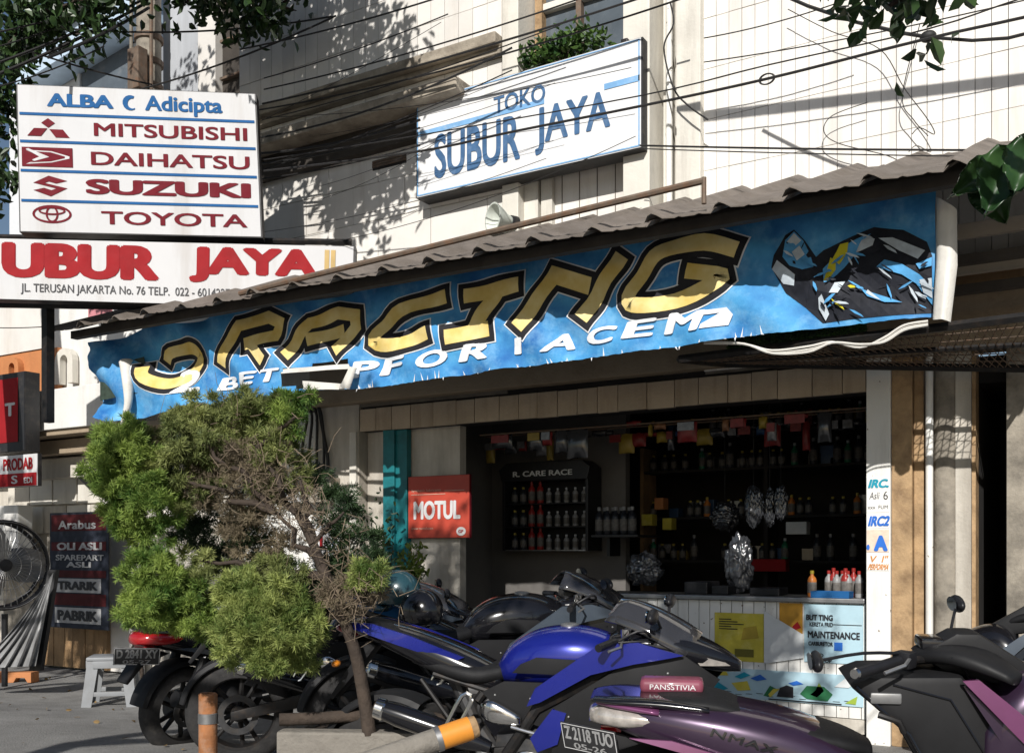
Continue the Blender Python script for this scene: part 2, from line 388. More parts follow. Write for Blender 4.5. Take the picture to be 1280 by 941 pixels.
# bay under the sign: grey blind with battens, sill, frame
sp('bay_panel', (u2, .12, 3.3), (u3, .2, 4.86), M_tile)
for k in range(1, 6):
    xx = u2 + (u3-u2)*k/6; sp('bay_joint', (xx-.003, .114, 3.3), (xx+.003, .122, 4.86), M_grout)
sp('bay_frame', (u2, .04, 3.3), (u2+.14, .12, 4.86), M_pilaster, .005); sp('bay_frame', (u2+.16, .06, 3.3), (u2+.27, .115, 4.86), M_pilaster, .005)
sp('bay_sill', (u2, -.05, 4.86), (u3, .5, 4.98), M_ledge, .008)
# upper window behind the toko sign
M_glass = mat('dusty_glass', (0.10, 0.12, 0.14), 0.12, var=0.2, scale=3, dirt=((0.3, 0.3, 0.3), 0.4, 4), spec=0.7)
win = sp('window', (u2, .28, 4.98), (u3, .34, 7.0), M_glass)
sp('window_frame', (u2+.02, .20, 4.98), (u2+.09, .30, 7.0), M_brown, 0, win); sp('window_frame', (u3-.12, .22, 4.98), (u3-.05, .30, 7.0), M_pilaster, 0, win)
sp('window_frame', (u2+.42, .22, 4.98), (u2+.47, .30, 7.0), M_rust, 0, win); sp('window_frame', (u2+.02, .225, 6.2), (u3-.05, .295, 6.27), M_pilaster, 0, win)
sp('planter_shelf', (u2+.2, -.16, 5.42), (u3-.02, .20, 5.50), M_ledge, .006)
# ---- ground floor
sp('soffit_beam', (uu(395), -.10, 2.83), (uu(1083), .05, 3.42), M_beam, .01)
sp('soffit_beam', (uu(1083)+.001, -.08, 2.80), (UR, .05, 3.42), M_beam, .01)
x = uu(450); FZ0, FZ1 = 2.56, 2.775
while x < -.02:
    w = min(rnd.choice((.19, .2, .22, .24, .26)), -x)
    o = MB().box((x, .0 + rnd.uniform(-.004, .004), FZ0 + rnd.uniform(-.004, .004)), (x+w-.006, .035, FZ1 + rnd.uniform(-.003, .003)), .002).build('fascia_board', M_fascia, shop)
    x += w
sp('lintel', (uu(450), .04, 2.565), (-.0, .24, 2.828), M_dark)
# pillar right of the opening and the pipes beside it
sp('pillar', (0, 0, 0), (uu(1113), .24, 2.80), M_white, .006)
sp('brown_post', (uu(1113)+.002, .03, 0), (uu(1139), .22, 2.80), M_brown, .008)
sp('brown_post', (uu(1139)+.004, .09, 0), (uu(1152), .22, 2.80), M_brown, .004)
MB().tube([(uu(1160), .06, 0), (uu(1160), .06, 2.8)], .026, 12).build('downpipe', M_white, shop, True)
MB().lathe([(.085, 0), (.085, 2.8)], 'z', (uu(1179), .14, 0), 20).build('round_column', M_grime, shop, True)
sp('pilaster', (uu(1192), .08, 0), (uu(1212), .3, 2.8), M_plaster, .006)
sp('pilaster_edge', (uu(1212)+.001, .12, 0), (uu(1217), .3, 2.8), M_brown)
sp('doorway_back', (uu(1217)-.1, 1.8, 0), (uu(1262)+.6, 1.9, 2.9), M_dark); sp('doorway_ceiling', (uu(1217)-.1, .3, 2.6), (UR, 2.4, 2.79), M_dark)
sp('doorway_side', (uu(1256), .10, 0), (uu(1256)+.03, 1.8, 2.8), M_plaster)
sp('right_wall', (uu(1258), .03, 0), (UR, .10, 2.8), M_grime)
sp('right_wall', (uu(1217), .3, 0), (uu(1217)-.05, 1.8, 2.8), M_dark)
# left of the opening
sp('front_wall', (uu(395), .02, 0), (uu(447), .2, 2.83), M_plaster, .004)
sp('front_wall', (UL, .06, 0), (uu(395)-.004, .26, 2.83), M_white, .004)
sp('corner_strip', (uu(438), -.015, 0), (uu(446), .02, 2.56), M_pilaster, .003)
sp('front_wall', (uu(450)-.02, .14, 0), (uu(575, .14), .24, 2.565), M_plaster)
sp('front_wall', (UL, .0, 2.84), (uu(395)-.01, .2, 3.46), M_plaster)
tp = MB().box((uu(481, .06), .03, 0), (uu(495, .06), .12, 2.56), .006); tp.build('teal_post', M_teal, shop)
MB().box((uu(496, .08)+.004, .06, 0), (uu(510, .08), .13, 2.56), .004).build('teal_post', M_teal, shop)
# interior shell
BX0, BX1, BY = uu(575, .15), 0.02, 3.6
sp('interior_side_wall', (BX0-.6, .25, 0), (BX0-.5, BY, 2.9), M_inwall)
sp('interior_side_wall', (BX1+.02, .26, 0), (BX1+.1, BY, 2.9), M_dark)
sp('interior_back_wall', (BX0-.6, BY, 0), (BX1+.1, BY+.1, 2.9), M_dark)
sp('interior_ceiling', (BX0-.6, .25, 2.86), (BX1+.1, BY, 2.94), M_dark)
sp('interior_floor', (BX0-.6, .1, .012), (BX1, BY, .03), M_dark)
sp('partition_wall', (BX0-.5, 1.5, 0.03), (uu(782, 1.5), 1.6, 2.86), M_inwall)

# ================================================================ awning
EY, EZ, WZ = -1.75, 3.445, 4.18
aw = thing('awning', 'long brown corrugated sheet awning along the shop front', 'awning', (-2.5, -.9, 3.4))
sw = .432
prof = [(0, 0), (.02, .040), (.045, .052), (.08, .036), (.12, .010), (.20, .002), (.225, .010), (.25, .002), (.33, .001), (.355, .009), (.38, .002), (.432, -.004), (.455, .022)]
def sheet(x0, k):
    b = MB(); rings = []
    tilt = .012
    for (yy, zt) in ((EY + rnd.uniform(-.03, .02), EZ), (EY*.5, (EZ+WZ)/2), (0.03, WZ)):
        top = [(x0+x, yy, zt + zh*1.0 + tilt*(1-x/sw)) for x, zh in prof]
        bot = [(x0+x, yy, zt + zh*1.0 + tilt*(1-x/sw) - .007) for x, zh in prof[::-1]]
        rings.append(top + bot)
    b.loft(rings); b.build('roof_sheet', M_roof, aw, 35)
xL = uu(62, EY); k = 0
x = xL
while x < 3.2: sheet(x, k); x += sw; k += 1
for (yy, dz) in ((EY+.20, .06), (-1.22, .0), (-.62, 0), (-.12, 0)):
    zt = EZ + (WZ-EZ)*(yy-EY)/(0-EY) - .012
    MB().box((xL+.08, yy-.035, zt-.10), (3.2, yy+.035, zt-.030)).build('purlin', M_purlin, aw)
for x in (xL+.2, -5.2, -3.4, -1.7, 0.15, 1.9):
    b = MB(); y0, y1 = -1.12, -.0
    b.prism([(y0, EZ-.12), (y1, EZ-.06), (y1, EZ-.16), (y0, EZ-.18)], x, x+.06, 'yz'); b.build('bracket', M_purlin, aw)
# boards and pale soffit pieces seen under the right end
M_soff = mat('pale_soffit', (0.42, 0.37, 0.31), 0.8, var=0.15, scale=3, dirt=((0.14, 0.11, 0.08), 0.6, 3), world=True)
for (p, q, Y, m) in (((1175, 300), (1330, 262), -.75, M_soff), ((1175, 343), (1330, 312), -.45, M_soff), ((1180, 352), (1330, 334), -.25, M_wood)):
    a, c = at(*p, Y), at(*q, Y); zb = (a.z+c.z)/2
    MB().box((a.x, Y-.02, zb-.05), (3.0, Y+.03, zb+.04), .004).build('soffit_board', m, aw)
for (px, py, Y) in ((1196, 325, -.9), (1196, 362, -.6)):
    a = at(px, py, Y); MB().box((a.x-.3, Y, a.z-.03), (3.0, Y+.06, a.z+.03)).build('purlin', M_purlin, aw)
# steel rail above the roof
pts = [at(300, 367, -1.74), at(605, 292, -1.74), at(880, 226, -1.74)]
MB().tube(pts, .022, 8).build('rail', M_rust, aw)
e = at(880, 226, -1.74); MB().tube([(e.x, -1.74, e.z+.02), (e.x, -1.74, e.z-.14)], .016, 8).build('rail_post', M_rust, aw)

# ================================================================ neighbouring house, left
nb = thing('neighbour_shop', 'neighbouring shop with white parapet and orange wall panel behind the red signs', 'building', (-9, .2, 0))
M_orange = mat('orange_paint', (0.50, 0.20, 0.075), 0.7, var=0.12, scale=3, dirt=((0.30, 0.12, 0.05), 0.6, 5), streak=True, world=True, bump=0.2)
def nbp(name, a, bb, m, ch=0.0, parent=nb): return MB().box(a, bb, ch).build(name, m, parent)
M_wc = mat('white_render', (0.72, 0.71, 0.68), 0.7, var=0.07, scale=3, dirt=((0.32, 0.29, 0.25), 0.5, 4), streak=True, world=True, bump=0.15)
xe = uu(52, -.1)
nbp('upper_wall', (-16, 0, 2.7), (UL-.03, .3, 4.95), M_wc)
nbp('cream_wall', (-16, -.10, uu(0)*0+zz(25, 440, -.1)), (xe, -.004, 4.95), M_cream)
nbp('orange_panel', (-16, -.08, 2.9), (uu(72, -.08), -.005, zz(60, 436, -.08)), M_orange)
def arch(name, px, py0, py1, Y, m, w):
    c = at(px, py1, Y); h = at(px, py0, Y).z - c.z
    P = []
    for k in range(0, 9):
        a = math.pi - math.pi*k/8; P.append((w*math.cos(a), h - w + w*math.sin(a)*.9))
    pts = [(-w, 0)] + P + [(w, 0)]; iw = w*.42
    Q = [(iw, 0)] + [(iw*math.cos(math.pi*k/8), h - w + iw*math.sin(math.pi*k/8)) for k in range(9)] + [(-iw, 0)]
    MB().prism([(c.x+a, c.z+z) for a, z in pts + Q], Y-.05, Y+.03).build(name, m, nb)
arch('arch_vent', 19, 446, 486, -.11, M_orange, .14); arch('arch_vent', 84, 434, 480, -.05, M_pilaster, .17)
pz1, pz0 = zz(90, 483, -.6), zz(90, 534, -.6)
nbp('parapet', (-16, -.60, pz0), (uu(146, -.6), -.48, pz1), M_wc, .01)
nbp('parapet', (uu(146, -.6)-.12, -.48, pz0), (uu(146, -.6), 0, pz1), M_wc, .01)
nbp('slab', (-16, -.56, pz0-.06), (UL-.05, 0, pz0-.003), M_beam, .006)
nbp('beam', (-16, -.35, pz0-.24), (UL-.05, -.20, pz0-.08), M_beam, .006)
nbp('beam', (-16, -.16, pz0-.50), (UL-.05, -.02, pz0-.26), M_plaster, .006)
nbp('ground_wall', (-16, .02, 0), (UL-.03, .3, 2.72), M_plaster)
for k in range(9):
    for j, zr in enumerate((1.62, 1.97)):
        xx = -10.6 + k*.46 + (.2 if j else 0)
        nbp('wall_block', (xx, -.03 - rnd.uniform(0, .02), zr), (xx+.44, .018, zr+.33), rnd.choice((M_plaster, M_pilaster, M_grime)), .006)
x = uu(40, -.12)
while x < uu(128, -.12):
    w = rnd.choice((.16, .2, .23)); nbp('plank', (x, -.12 + rnd.uniform(-.006, .006), .03), (x+w-.008, -.04, .78 + rnd.uniform(-.01, .01)), M_wood, .003); x += w
nbp('door_panel', (uu(128, -.06), -.06, .02), (uu(176, -.06), .0, 2.05), M_cream, .004)
nbp('gate_panel', (-10.4, -.1, .02), (uu(40, -.12), -.03, 1.5), M_grime, .004)
MB().tube([(-9.4, -.1, 2.32), (-8.6, -.12, 2.28), (-8.1, -.1, 2.14), (-7.6, -.1, 2.10)], .022, 8, smoothn=5).build('conduit', M_black, nb, True)
MB().tube([(-9.0, -.1, 2.36), (-8.75, -.12, 2.20), (-8.4, -.12, 2.06), (-7.7, -.1, 2.02)], .018, 8, smoothn=5).build('conduit', M_black, nb, True)

# ================================================================ houses far behind, upper left
bh = thing('white_house', 'white house with dark window and blue eaves behind the utility pole', 'building', (-12, 3.3, 0))
M_bw = mat('bluish_white_wall', (0.62, 0.64, 0.66), 0.7, var=0.08, scale=1.5, dirt=((0.38, 0.38, 0.38), 0.4, 2), world=True)
Yb = 3.0
a0 = uu(78, Yb); a1 = uu(200, Yb)
MB().box((a0-1.5, Yb, 0), (a1, Yb+5, 9.5)).build('wall', M_bw, bh)
x0, x1, z0, z1 = pxquad(103, 70, 164, 112, Yb); MB().box((x0, Yb-.02, z0), (x1, Yb+.05, z1)).build('window', M_glass, bh)
MB().box((x0-.06, Yb-.05, z1), (x1+.06, Yb, z1+.07)).build('window_frame', M_bw, bh)
MB().box((x0-.07, Yb-.05, z0), (x0-.005, Yb, z1)).build('window_frame', M_bw, bh)
p0, p1 = at(20, 108, Yb-.5), at(172, 12, Yb-.5)
M_eave = mat('pale_blue_eaves', (0.45, 0.56, 0.68), 0.6, var=0.1)
MB().prism([(p0.x, p0.z), (p1.x, p1.z), (p1.x, p1.z+.45), (p0.x, p0.z+.40)], Yb-.5, Yb-.02).build('eaves', M_eave, bh)
MB().prism([(p0.x-.2, p0.z+.42), (p1.x+.2, p1.z+.48), (p1.x+.2, p1.z+.6), (p0.x-.2, p0.z+.54)], Yb-.7, Yb+2).build('roof', M_roof, bh)
MB().box((uu(74, Yb)-.04, Yb-.1, 0), (uu(74, Yb)+.12, Yb-.03, 9)).build('corner_pipe', M_white, bh)
gh = thing('grey_house', 'tall grey rendered house with beige strip between the pole and the tiled wall', 'building', (-7.5, 1.4, 0))
Yg = 1.0
M_gw = mat('blue_grey_render', (0.44, 0.46, 0.49), 0.8, var=0.1, scale=1.2, dirt=((0.2, 0.2, 0.2), 0.5, 2), streak=True, world=True)
MB().box((uu(204, Yg), Yg, 0), (uu(252, Yg), Yg+4, 10)).build('wall', M_gw, gh)
MB().box((uu(252, Yg)+.004, Yg-.06, 0), (uu(274, Yg), Yg+4, 10)).build('beige_strip', M_cream, gh)
MB().box((uu(274, Yg)+.004, Yg+.05, 0), (uu(306, Yg), Yg+4, 10)).build('shaft', M_purlin, gh)
for k in range(9): MB().box((uu(274, Yg)+.02, Yg-.01, 4.4+k*.45), (uu(300, Yg), Yg+.045, 4.43+k*.45)).build('shaft_bar', M_rust, gh)
# ================================================================ sign boxes
def board(name, label, cat, tl, tr, br, bl, depth, face, edge, group=None):
    """a sign box: front face from four 3-D corners, body pushed back"""
    tl, tr, br, bl = map(Vector, (tl, tr, br, bl)); nn = (tr-tl).cross(bl-tl).normalized()
    if nn.dot(CAM - tl) > 0: nn = -nn
    t = thing(name, label, cat, (bl+br)/2, 0, group)
    C = [p + nn*depth for p in (tl, tr, br, bl)]
    i = [p + nn*.006 for p in (tl, tr, br, bl)]
    MB().add(list(i)+C, [(0,1,2,3),(7,6,5,4),(0,4,5,1),(1,5,6,2),(2,6,7,3),(3,7,4,0)]).build('case', edge, t)
    c = (tl+tr+br+bl)/4
    f = [c + (p-c)*.988 for p in (tl, tr, br, bl)]; f2 = [p + nn*.02 for p in f]
    MB().add(f + f2, [(3,2,1,0),(4,5,6,7),(0,1,5,4),(1,2,6,5),(2,3,7,6),(3,0,4,7)]).build('face', face, t)
    ex, ey = (tr-tl+br-bl)/2, (tl-bl+tr-br)/2
    def P(x, y, off=.004): 
        top = tl + (tr-tl)*x; bot = bl + (br-bl)*x
        return bot + (top-bot)*y - nn*off
    return t, P, nn
def onboard(t, P, name, s, m, x0, x1, y0, y1, bold=.02, off=.004, space=1.0, shear=0.0):
    o = P(x0, y0, 0); ex = P(x1, y0, 0)-o; ey = P(x0, y1, 0)-o
    n = ex.cross(ey); sgn = 1 if n.dot(CAM-o) > 0 else -1
    return text(name, s, m, t, o, ex, ey, bold, shear, off*sgn, space)
def shape(t, P, name, pts, m, off=.004):
    return flat(name, [P(x, y, off) for x, y in pts], m, t, .0015)
def rect(x0, y0, x1, y1): return [(x0, y0), (x1, y0), (x1, y1), (x0, y1)]
# ---- brand list sign, upper left
q = [atd(20, 105, 8.86), atd(320, 117, 9.05), atd(328, 297, 9.05), atd(24, 290, 8.86)]
t, P, nn = board('brand_sign', 'square white sign listing five car brands in maroon, above the long red lettered sign', 'sign', *q, .16, M_signw, M_signblack)
onboard(t, P, 'lettering', 'ALBA', M_signblue, .125, .40, .855, .945, .05)
onboard(t, P, 'lettering', 'Adicipta', M_signblue, .53, .855, .82, .955, .035)
pts = [(.47+.033*math.cos(a), .90+.052*math.sin(a)) for a in [R(60+22*k) for k in range(12)]] + [(.478+.02*math.cos(a), .895+.035*math.sin(a)) for a in [R(302-28*k) for k in range(9)]]
shape(t, P, 'emblem', pts, M_signblue)
for yy in (.792, .605, .408, .205): shape(t, P, 'stripe', rect(.012, yy, .988, yy+.018), M_signblue)
for (s, x0, x1, y0, y1) in (('MITSUBISHI', .315, .955, .665, .755), ('DAIHATSU', .30, .96, .467, .558), ('SUZUKI', .275, .96, .268, .372), ('TOYOTA', .335, .94, .065, .155)):
    onboard(t, P, 'lettering', s, M_maroon, x0, x1, y0, y1, .055 if s == 'SUZUKI' else .022)
for d in ((.128, .705, .128, .775), ): pass
def dia(cx, cy, ax, ay, bx, by): return [(cx, cy), (cx+ax, cy+ay), (cx+ax+bx, cy+ay+by), (cx+bx, cy+by)]
shape(t, P, 'emblem', dia(.128, .71, .028, .032, -.028, .032), M_maroon)
shape(t, P, 'emblem', [(.042, .652), (.098, .652), (.124, .705), (.07, .705)], M_maroon)
shape(t, P, 'emblem', [(.215, .645), (.158, .645), (.132, .70), (.188, .70)], M_maroon)
shape(t, P, 'emblem', rect(.018, .445, .225, .575), M_maroon)
for w, m, off in ((1.0, M_signw, .006), (.80, M_maroon, .008)):
    c = (.12, .51); shape(t, P, 'emblem', [(c[0]+w*x, c[1]+w*y) for x, y in ((-.085, .045), (.02, .040), (.092, .008), (.092, -.006), (.02, -.036), (-.085, -.05), (-.02, -.004))], m, off)
shape(t, P, 'emblem', [(c[0]+x, c[1]+y) for x, y in ((-.085, .05), (-.075, .055), (.01, .0), (-.05, -.03), (-.06, -.022), (-.03, .0))], M_signw, .010)
S = [(.062, .335), (.125, .385), (.20, .352), (.155, .333), (.125, .346), (.108, .335), (.20, .302), (.132, .245), (.062, .285), (.105, .302), (.135, .287), (.155, .300)]
shape(t, P, 'emblem', S, M_maroon)
def ering(cx, cy, rx, ry, w, off=.004, n=28):
    b = MB(); a = [(cx+rx*math.cos(2*math.pi*k/n), cy+ry*math.sin(2*math.pi*k/n)) for k in range(n)]; c = [(cx+(rx-w)*math.cos(2*math.pi*k/n), cy+(ry-w*1.4)*math.sin(2*math.pi*k/n)) for k in range(n)]
    vs = [P(x, y, off) for x, y in a] + [P(x, y, off) for x, y in c]
    b.add(vs, [(k, (k+1) % n, n+(k+1) % n, n+k) for k in range(n)]); b.build('emblem', M_maroon, t)
ering(.135, .125, .08, .062, .010); ering(.135, .125, .026, .055, .008, .005); ering(.135, .147, .055, .028, .008, .006)
for fx in (.06, .35, .62, .90):
    p = P(fx, 1.0, -.08); MB().box((p.x-.03, p.y-.03, p.z+.001), (p.x+.03, p.y+.03, p.z+.02)).build('bracket', M_rust, t)
# ---- long red lettered sign below it
q = [atd(-75, 296, 8.82), atd(445, 308, 9.1), atd(443, 386, 9.1), atd(-75, 372, 8.82)]
t, P, nn = board('shop_name_sign', 'long white sign with big red letters above the awning, under the brand sign', 'sign', *q, .14, M_signw, M_signblack)
def onpx(s, m, px0, px1, pya, pyb, bold, name='lettering', **k):
    W = 520.0; x0, x1 = (px0+75)/W, (px1+75)/W
    return onboard(t, P, name, s, m, x0, x1, pya, pyb, bold, **k)
onpx('S', M_red, -68, -8, .36, .94, .07); onpx('UBUR', M_red, 0, 196, .36, .94, .07); onpx('JAYA', M_red, 233, 397, .36, .94, .07)
M_ink = mat('black_print', (0.02, 0.02, 0.025), 0.5, var=0.2)
M_gold = mat('gold_print', (0.45, 0.30, 0.09), 0.5, var=0.15)
onpx('JL. TERUSAN JAKARTA No. 76 TELP.  022 - 6014227  BANDUNG', M_ink, 24, 350, .09, .27, .012)
for a in (405, 413): shape(t, P, 'stripe', [((a+75)/520., .5), ((a+6+75)/520., .5), ((a+6+75)/520., .93), ((a+75)/520., .93)], M_gold)
# posts that carry the two signs
sp_ = thing('sign_frame', 'dark steel frame carrying the two white signs at upper left', 'frame', (atd(60, 300, 9.3).x, atd(60, 300, 9.3).y, 0))
for px in (60, 300):
    p = atd(px, 300, 9.32); MB().box((p.x-.04, p.y-.04, 2.6), (p.x+.04, p.y+.04, 5.5)).build('post', M_blackmetal, sp_)
a, c = atd(-60, 296, 9.26), atd(440, 303, 9.32); MB().tube([a, c], .03, 6).build('rail', M_blackmetal, sp_)
a, c = atd(-60, 380, 9.2), atd(330, 386, 9.3); MB().tube([a, c], .03, 6).build('rail', M_blackmetal, sp_)
# ---- toko sign on the wall
Y = -.20
def AY(px, py): return at(px, py, Y)
q = [AY(520, 127), AY(803, 46), AY(803, 185), AY(518, 248)]
q[3].x = q[0].x; q[2].x = q[1].x; zt = (q[0].z+q[1].z)/2; zb = (q[2].z+q[3].z)/2; q[0].z = q[1].z = zt; q[2].z = q[3].z = zb
t, P, nn = board('wall_sign', 'long white sign box with faded blue letters fixed high on the tiled wall', 'sign', *q, .20, M_tokow, M_signblack)
onboard(t, P, 'lettering', 'TOKO', M_tokoblue, .375, .605, .645, .82, .022)
onboard(t, P, 'lettering', 'SUBUR', M_tokoblue, .093, .495, .15, .60, .03); onboard(t, P, 'lettering', 'JAYA', M_tokoblue, .56, .875, .15, .60, .03)
shape(t, P, 'stripe', rect(.008, .625, .60, .675), M_tokoline); shape(t, P, 'stripe', rect(.85, .605, .99, .66), M_tokoline)
for r_ in (rect(.01, .975, .99, .985), rect(.01, .015, .99, .027), rect(.007, .02, .012, .98), rect(.985, .02, .99, .98)): shape(t, P, 'border', r_, M_tokoline)
for xx in (.10, .92): 
    p = P(xx, 1, -.1); MB().box((p.x-.03, p.y-.06, p.z+.001), (p.x+.03, p.y+.06, p.z+.05), .01).build('bracket', M_blackmetal, t)
# ---- siren lamp beside the sign
p = at(622, 274, -.22)
t = thing('horn_speaker', 'round white horn loudspeaker on the pilaster below the wall sign', 'loudspeaker', p)
M_horn = mat('pale_green_plastic', (0.58, 0.62, 0.56), 0.5, var=0.1, dirt=((0.3, 0.28, 0.22), 0.5, 9))
rot = Matrix.Translation(p) @ Matrix.Rotation(R(-28), 4, 'Z') @ Matrix.Rotation(R(90), 4, 'X')
MB().lathe([(.04, -.14), (.06, -.08), (.10, -.02), (.125, .03), (.135, .05), (.12, .05), (.09, .0), (.02, -.05)], 'z', (0, 0, 0), 24).xf(rot).build('horn', M_horn, t, 30)
MB().lathe([(.05, -.20), (.055, -.18), (.055, -.13), (.03, -.12)], 'z', (0, 0, 0), 18).xf(rot).build('driver', M_signblack, t, 30)
MB().box((p.x+.02, -.16, p.z-.02), (p.x+.05, -.055, p.z+.02)).build('bracket', M_rust, t)
# ---- red signs of the neighbour
def wallsign(name, label, px0, py0, px1, py1, Y, face, edge, depth=.1, ext=0.0):
    a = at(px0, py0, Y); c = at(px1, py1, Y)
    return board(name, label, 'sign', (a.x-ext, Y, a.z), (c.x, Y, a.z), (c.x, Y, c.z), (a.x-ext, Y, c.z), depth, face, edge)
t, P, nn = wallsign('light_box', 'red light box with thick black frame at the left edge', 2, 468, 31, 563, -.85, M_signblack, M_signblack, .18, .75)
shape(t, P, 'red_panel', rect(.05, .12, .90, .93), M_red, .006)
onboard(t, P, 'lettering', 'T', M_signw, .70, .86, .45, .62, .05, .010)
t, P, nn = wallsign('small_sign', 'small white and red sign hanging below the black framed light box', 2, 570, 47, 607, -.85, M_signw, M_signblack, .05, .5)
shape(t, P, 'red_band', rect(.01, .02, .99, .42), M_red, .006)
onboard(t, P, 'lettering', 'PRODAB', M_red, .46, .93, .52, .90, .04)
onboard(t, P, 'lettering', 'S', M_signw, .60, .70, .1, .36, .03, .010); onboard(t, P, 'lettering', 'EDI', M_signw, .80, .93, .1, .28, .03, .010)
# pink board on the wall behind
x0, x1, z0, z1 = pxquad(111, 375, 139, 393, -.02)
tag(MB().box((x0, -.03, z0), (x1, -.004, z1+.25), .003).build('notice_board', mat('pink_board', (0.55, 0.22, 0.24), 0.6)), 'pink board on the white wall just above the awning end', 'board')
# ---- motul poster
t, P, nn = wallsign('oil_poster', 'red square oil advertising board beside the teal post', 510, 596, 587, 672, .07, mat('poster_red', (0.46, 0.06, 0.035), 0.45, var=0.2, scale=2.5), M_maroon, .03)
onboard(t, P, 'lettering', 'MOTUL', M_signw, .10, .86, .30, .60, .05)
M_pale = mat('pale_print', (0.62, 0.45, 0.35), 0.5)
onboard(t, P, 'lettering', 'Synthetic lubricants', M_pale, .06, .55, .74, .79, .0); onboard(t, P, 'lettering', 'www.motul.com', M_pale, .06, .42, .14, .18, .0)
shape(t, P, 'line', rect(.06, .70, .62, .708), M_pale); shape(t, P, 'line', rect(.60, .75, .92, .758), M_pale)
shape(t, P, 'badge', [(.87+.075*math.cos(a), .105+.07*math.sin(a)) for a in [2*math.pi*k/16 for k in range(16)]], M_signw); onboard(t, P, 'lettering', 'GP', M_red, .83, .91, .08, .13, .03, .008)

# ================================================================ racing banner
BYP = -1.20
bx0, bx1 = uu(128, BYP), uu(1170, BYP)
zt_ = zz(1168, 242, BYP) + .065
def rip(x, z):              # out-of-plane ripple of the cloth
    a = .035*math.sin(x*3.1+z*1.3) + .022*math.sin(x*7.3-z*5+1.0) + .012*math.sin(x*15+z*9)
    sag = max(0, (-4.4-x)/2.6); return -(a*(.6+.6*sag) + .014*math.sin(x*11+z*17) + .07*sag*math.sin(z*9+x*4) + .05*sag)
def bmap(p, off=0.0): return Vector((p.x, p.y + rip(p.x, p.z) - off, p.z))
bt = thing('racing_banner', 'long blue cloth banner with gold outlined racing letters below the awning edge', 'banner', ((bx0+bx1)/2, BYP, 2.7))
M_ban = mat('banner_blue', (0.025, 0.14, 0.40), 0.6, col2=(0.10, 0.41, 0.74), scale=2.6, dirt=((0.36, 0.66, 0.88), 0.62, 4.2), bump=0.5, bscale=7, spec=.2)
BOT = [(at(px, py, BYP).x, at(px, py, BYP).z) for px, py in ((120, 520), (145, 528), (170, 524), (230, 508), (300, 499), (385, 489), (480, 482), (590, 467), (700, 451), (784, 440), (894, 426), (958, 417), (1070, 404), (1175, 393))]
def bot(x):
    for (x0, a), (x1, c) in zip(BOT, BOT[1:]):
        if x <= x1: return a + (c-a)*(x-x0)/(x1-x0)
    return BOT[-1][1]
def top(x):
    f = (x-bx0)/(bx1-bx0); return zt_ - .012 + .012*math.sin(x*2.2) - max(0, .10-f)*1.3 - .07*math.exp(-((f-.17)/.05)**2) - .05*math.exp(-((f-.37)/.05)**2)
NX, NZ = 260, 26
hx0, hx1 = uu(352, BYP), uu(437, BYP); hz1, hz0 = zz(360, 463, BYP), zz(430, 482, BYP)
vs = []; fs = []
for j in range(NZ+1):
    for i in range(NX+1):
        x = bx0 + (bx1-bx0)*i/NX; z = bot(x) + (top(x)-bot(x))*j/NZ
        e_ = (.02*math.sin(z*23) + .012*math.sin(z*51)) if i == 0 else 0
        vs.append(bmap(Vector((x+e_, BYP, z - (.006*rnd.random() if j == 0 else 0)))))
for j in range(NZ):
    for i in range(NX):
        x = bx0 + (bx1-bx0)*(i+.5)/NX; z = bot(x) + (top(x)-bot(x))*(j+.5)/NZ
        sl_ = (x-hx0)/(hx1-hx0)
        if 0 < sl_ < 1 and hz0 + .04*(1-sl_) < z < hz1 + .05*sl_: continue
        fs.append((j*(NX+1)+i, j*(NX+1)+i+1, (j+1)*(NX+1)+i+1, (j+1)*(NX+1)+i))
MB().add(vs, fs).build('cloth', M_ban, bt, 'all')
# printed letters: ribbons along centre lines read from the photograph's own banner plane
def ribbon(pts, w, ext=0.0):
    P = [Vector((p.x, p.z)) for p in pts]
    d0 = (P[0]-P[1]).normalized(); d1 = (P[-1]-P[-2]).normalized(); P[0] = P[0]+d0*ext; P[-1] = P[-1]+d1*ext
    L, Rr = [], []
    for i, p in enumerate(P):
        if i == 0: d = (P[1]-p).normalized(); nrm = Vector((-d.y, d.x)); k = 1
        elif i == len(P)-1: d = (p-P[i-1]).normalized(); nrm = Vector((-d.y, d.x)); k = 1
        else:
            d1_ = (p-P[i-1]).normalized(); d2_ = (P[i+1]-p).normalized(); n1 = Vector((-d1_.y, d1_.x)); n2 = Vector((-d2_.y, d2_.x))
            nrm = (n1+n2); nrm = nrm.normalized() if nrm.length > 1e-4 else n1; k = min(1/max(.35, nrm.dot(n1)), 1.9)
        L.append(p+nrm*w/2*k); Rr.append(p-nrm*w/2*k)
    return L, Rr
def letter_layers(strokes, w):
    for nm, m, ww, off in (('letter_edge', M_lw, w+.105, .005), ('letter_outline', M_lk, w+.085, .009), ('lettering', M_lg, w, .013)):
        bm = bmesh.new()
        for q, pts in enumerate(strokes):
            P3 = [at(px, py, BYP) for px, py in pts]
            if len(pts) in (9, 10) or pts[0] == (562, 372): P3 = catmull(P3, 4)
            L, Rr = ribbon(P3, ww, (ww-w)/2)
            lv = [bm.verts.new((p.x, BYP - q*.0015, p.y)) for p in L]; rv = [bm.verts.new((p.x, BYP - q*.0015, p.y)) for p in Rr]
            for i in range(len(lv)-1): bm.faces.new((lv[i], rv[i], rv[i+1], lv[i+1]))
        refine(bm, .07)
        for v in bm.verts: v.co = bmap(v.co, off)
        bmesh.ops.recalc_face_normals(bm, faces=bm.faces[:])
        me = bpy.data.meshes.new(nm); bm.to_mesh(me); bm.free(); me.materials.append(m)
        me.polygons.foreach_set('use_smooth', [True]*len(me.polygons)); link(nm, me, bt, True)
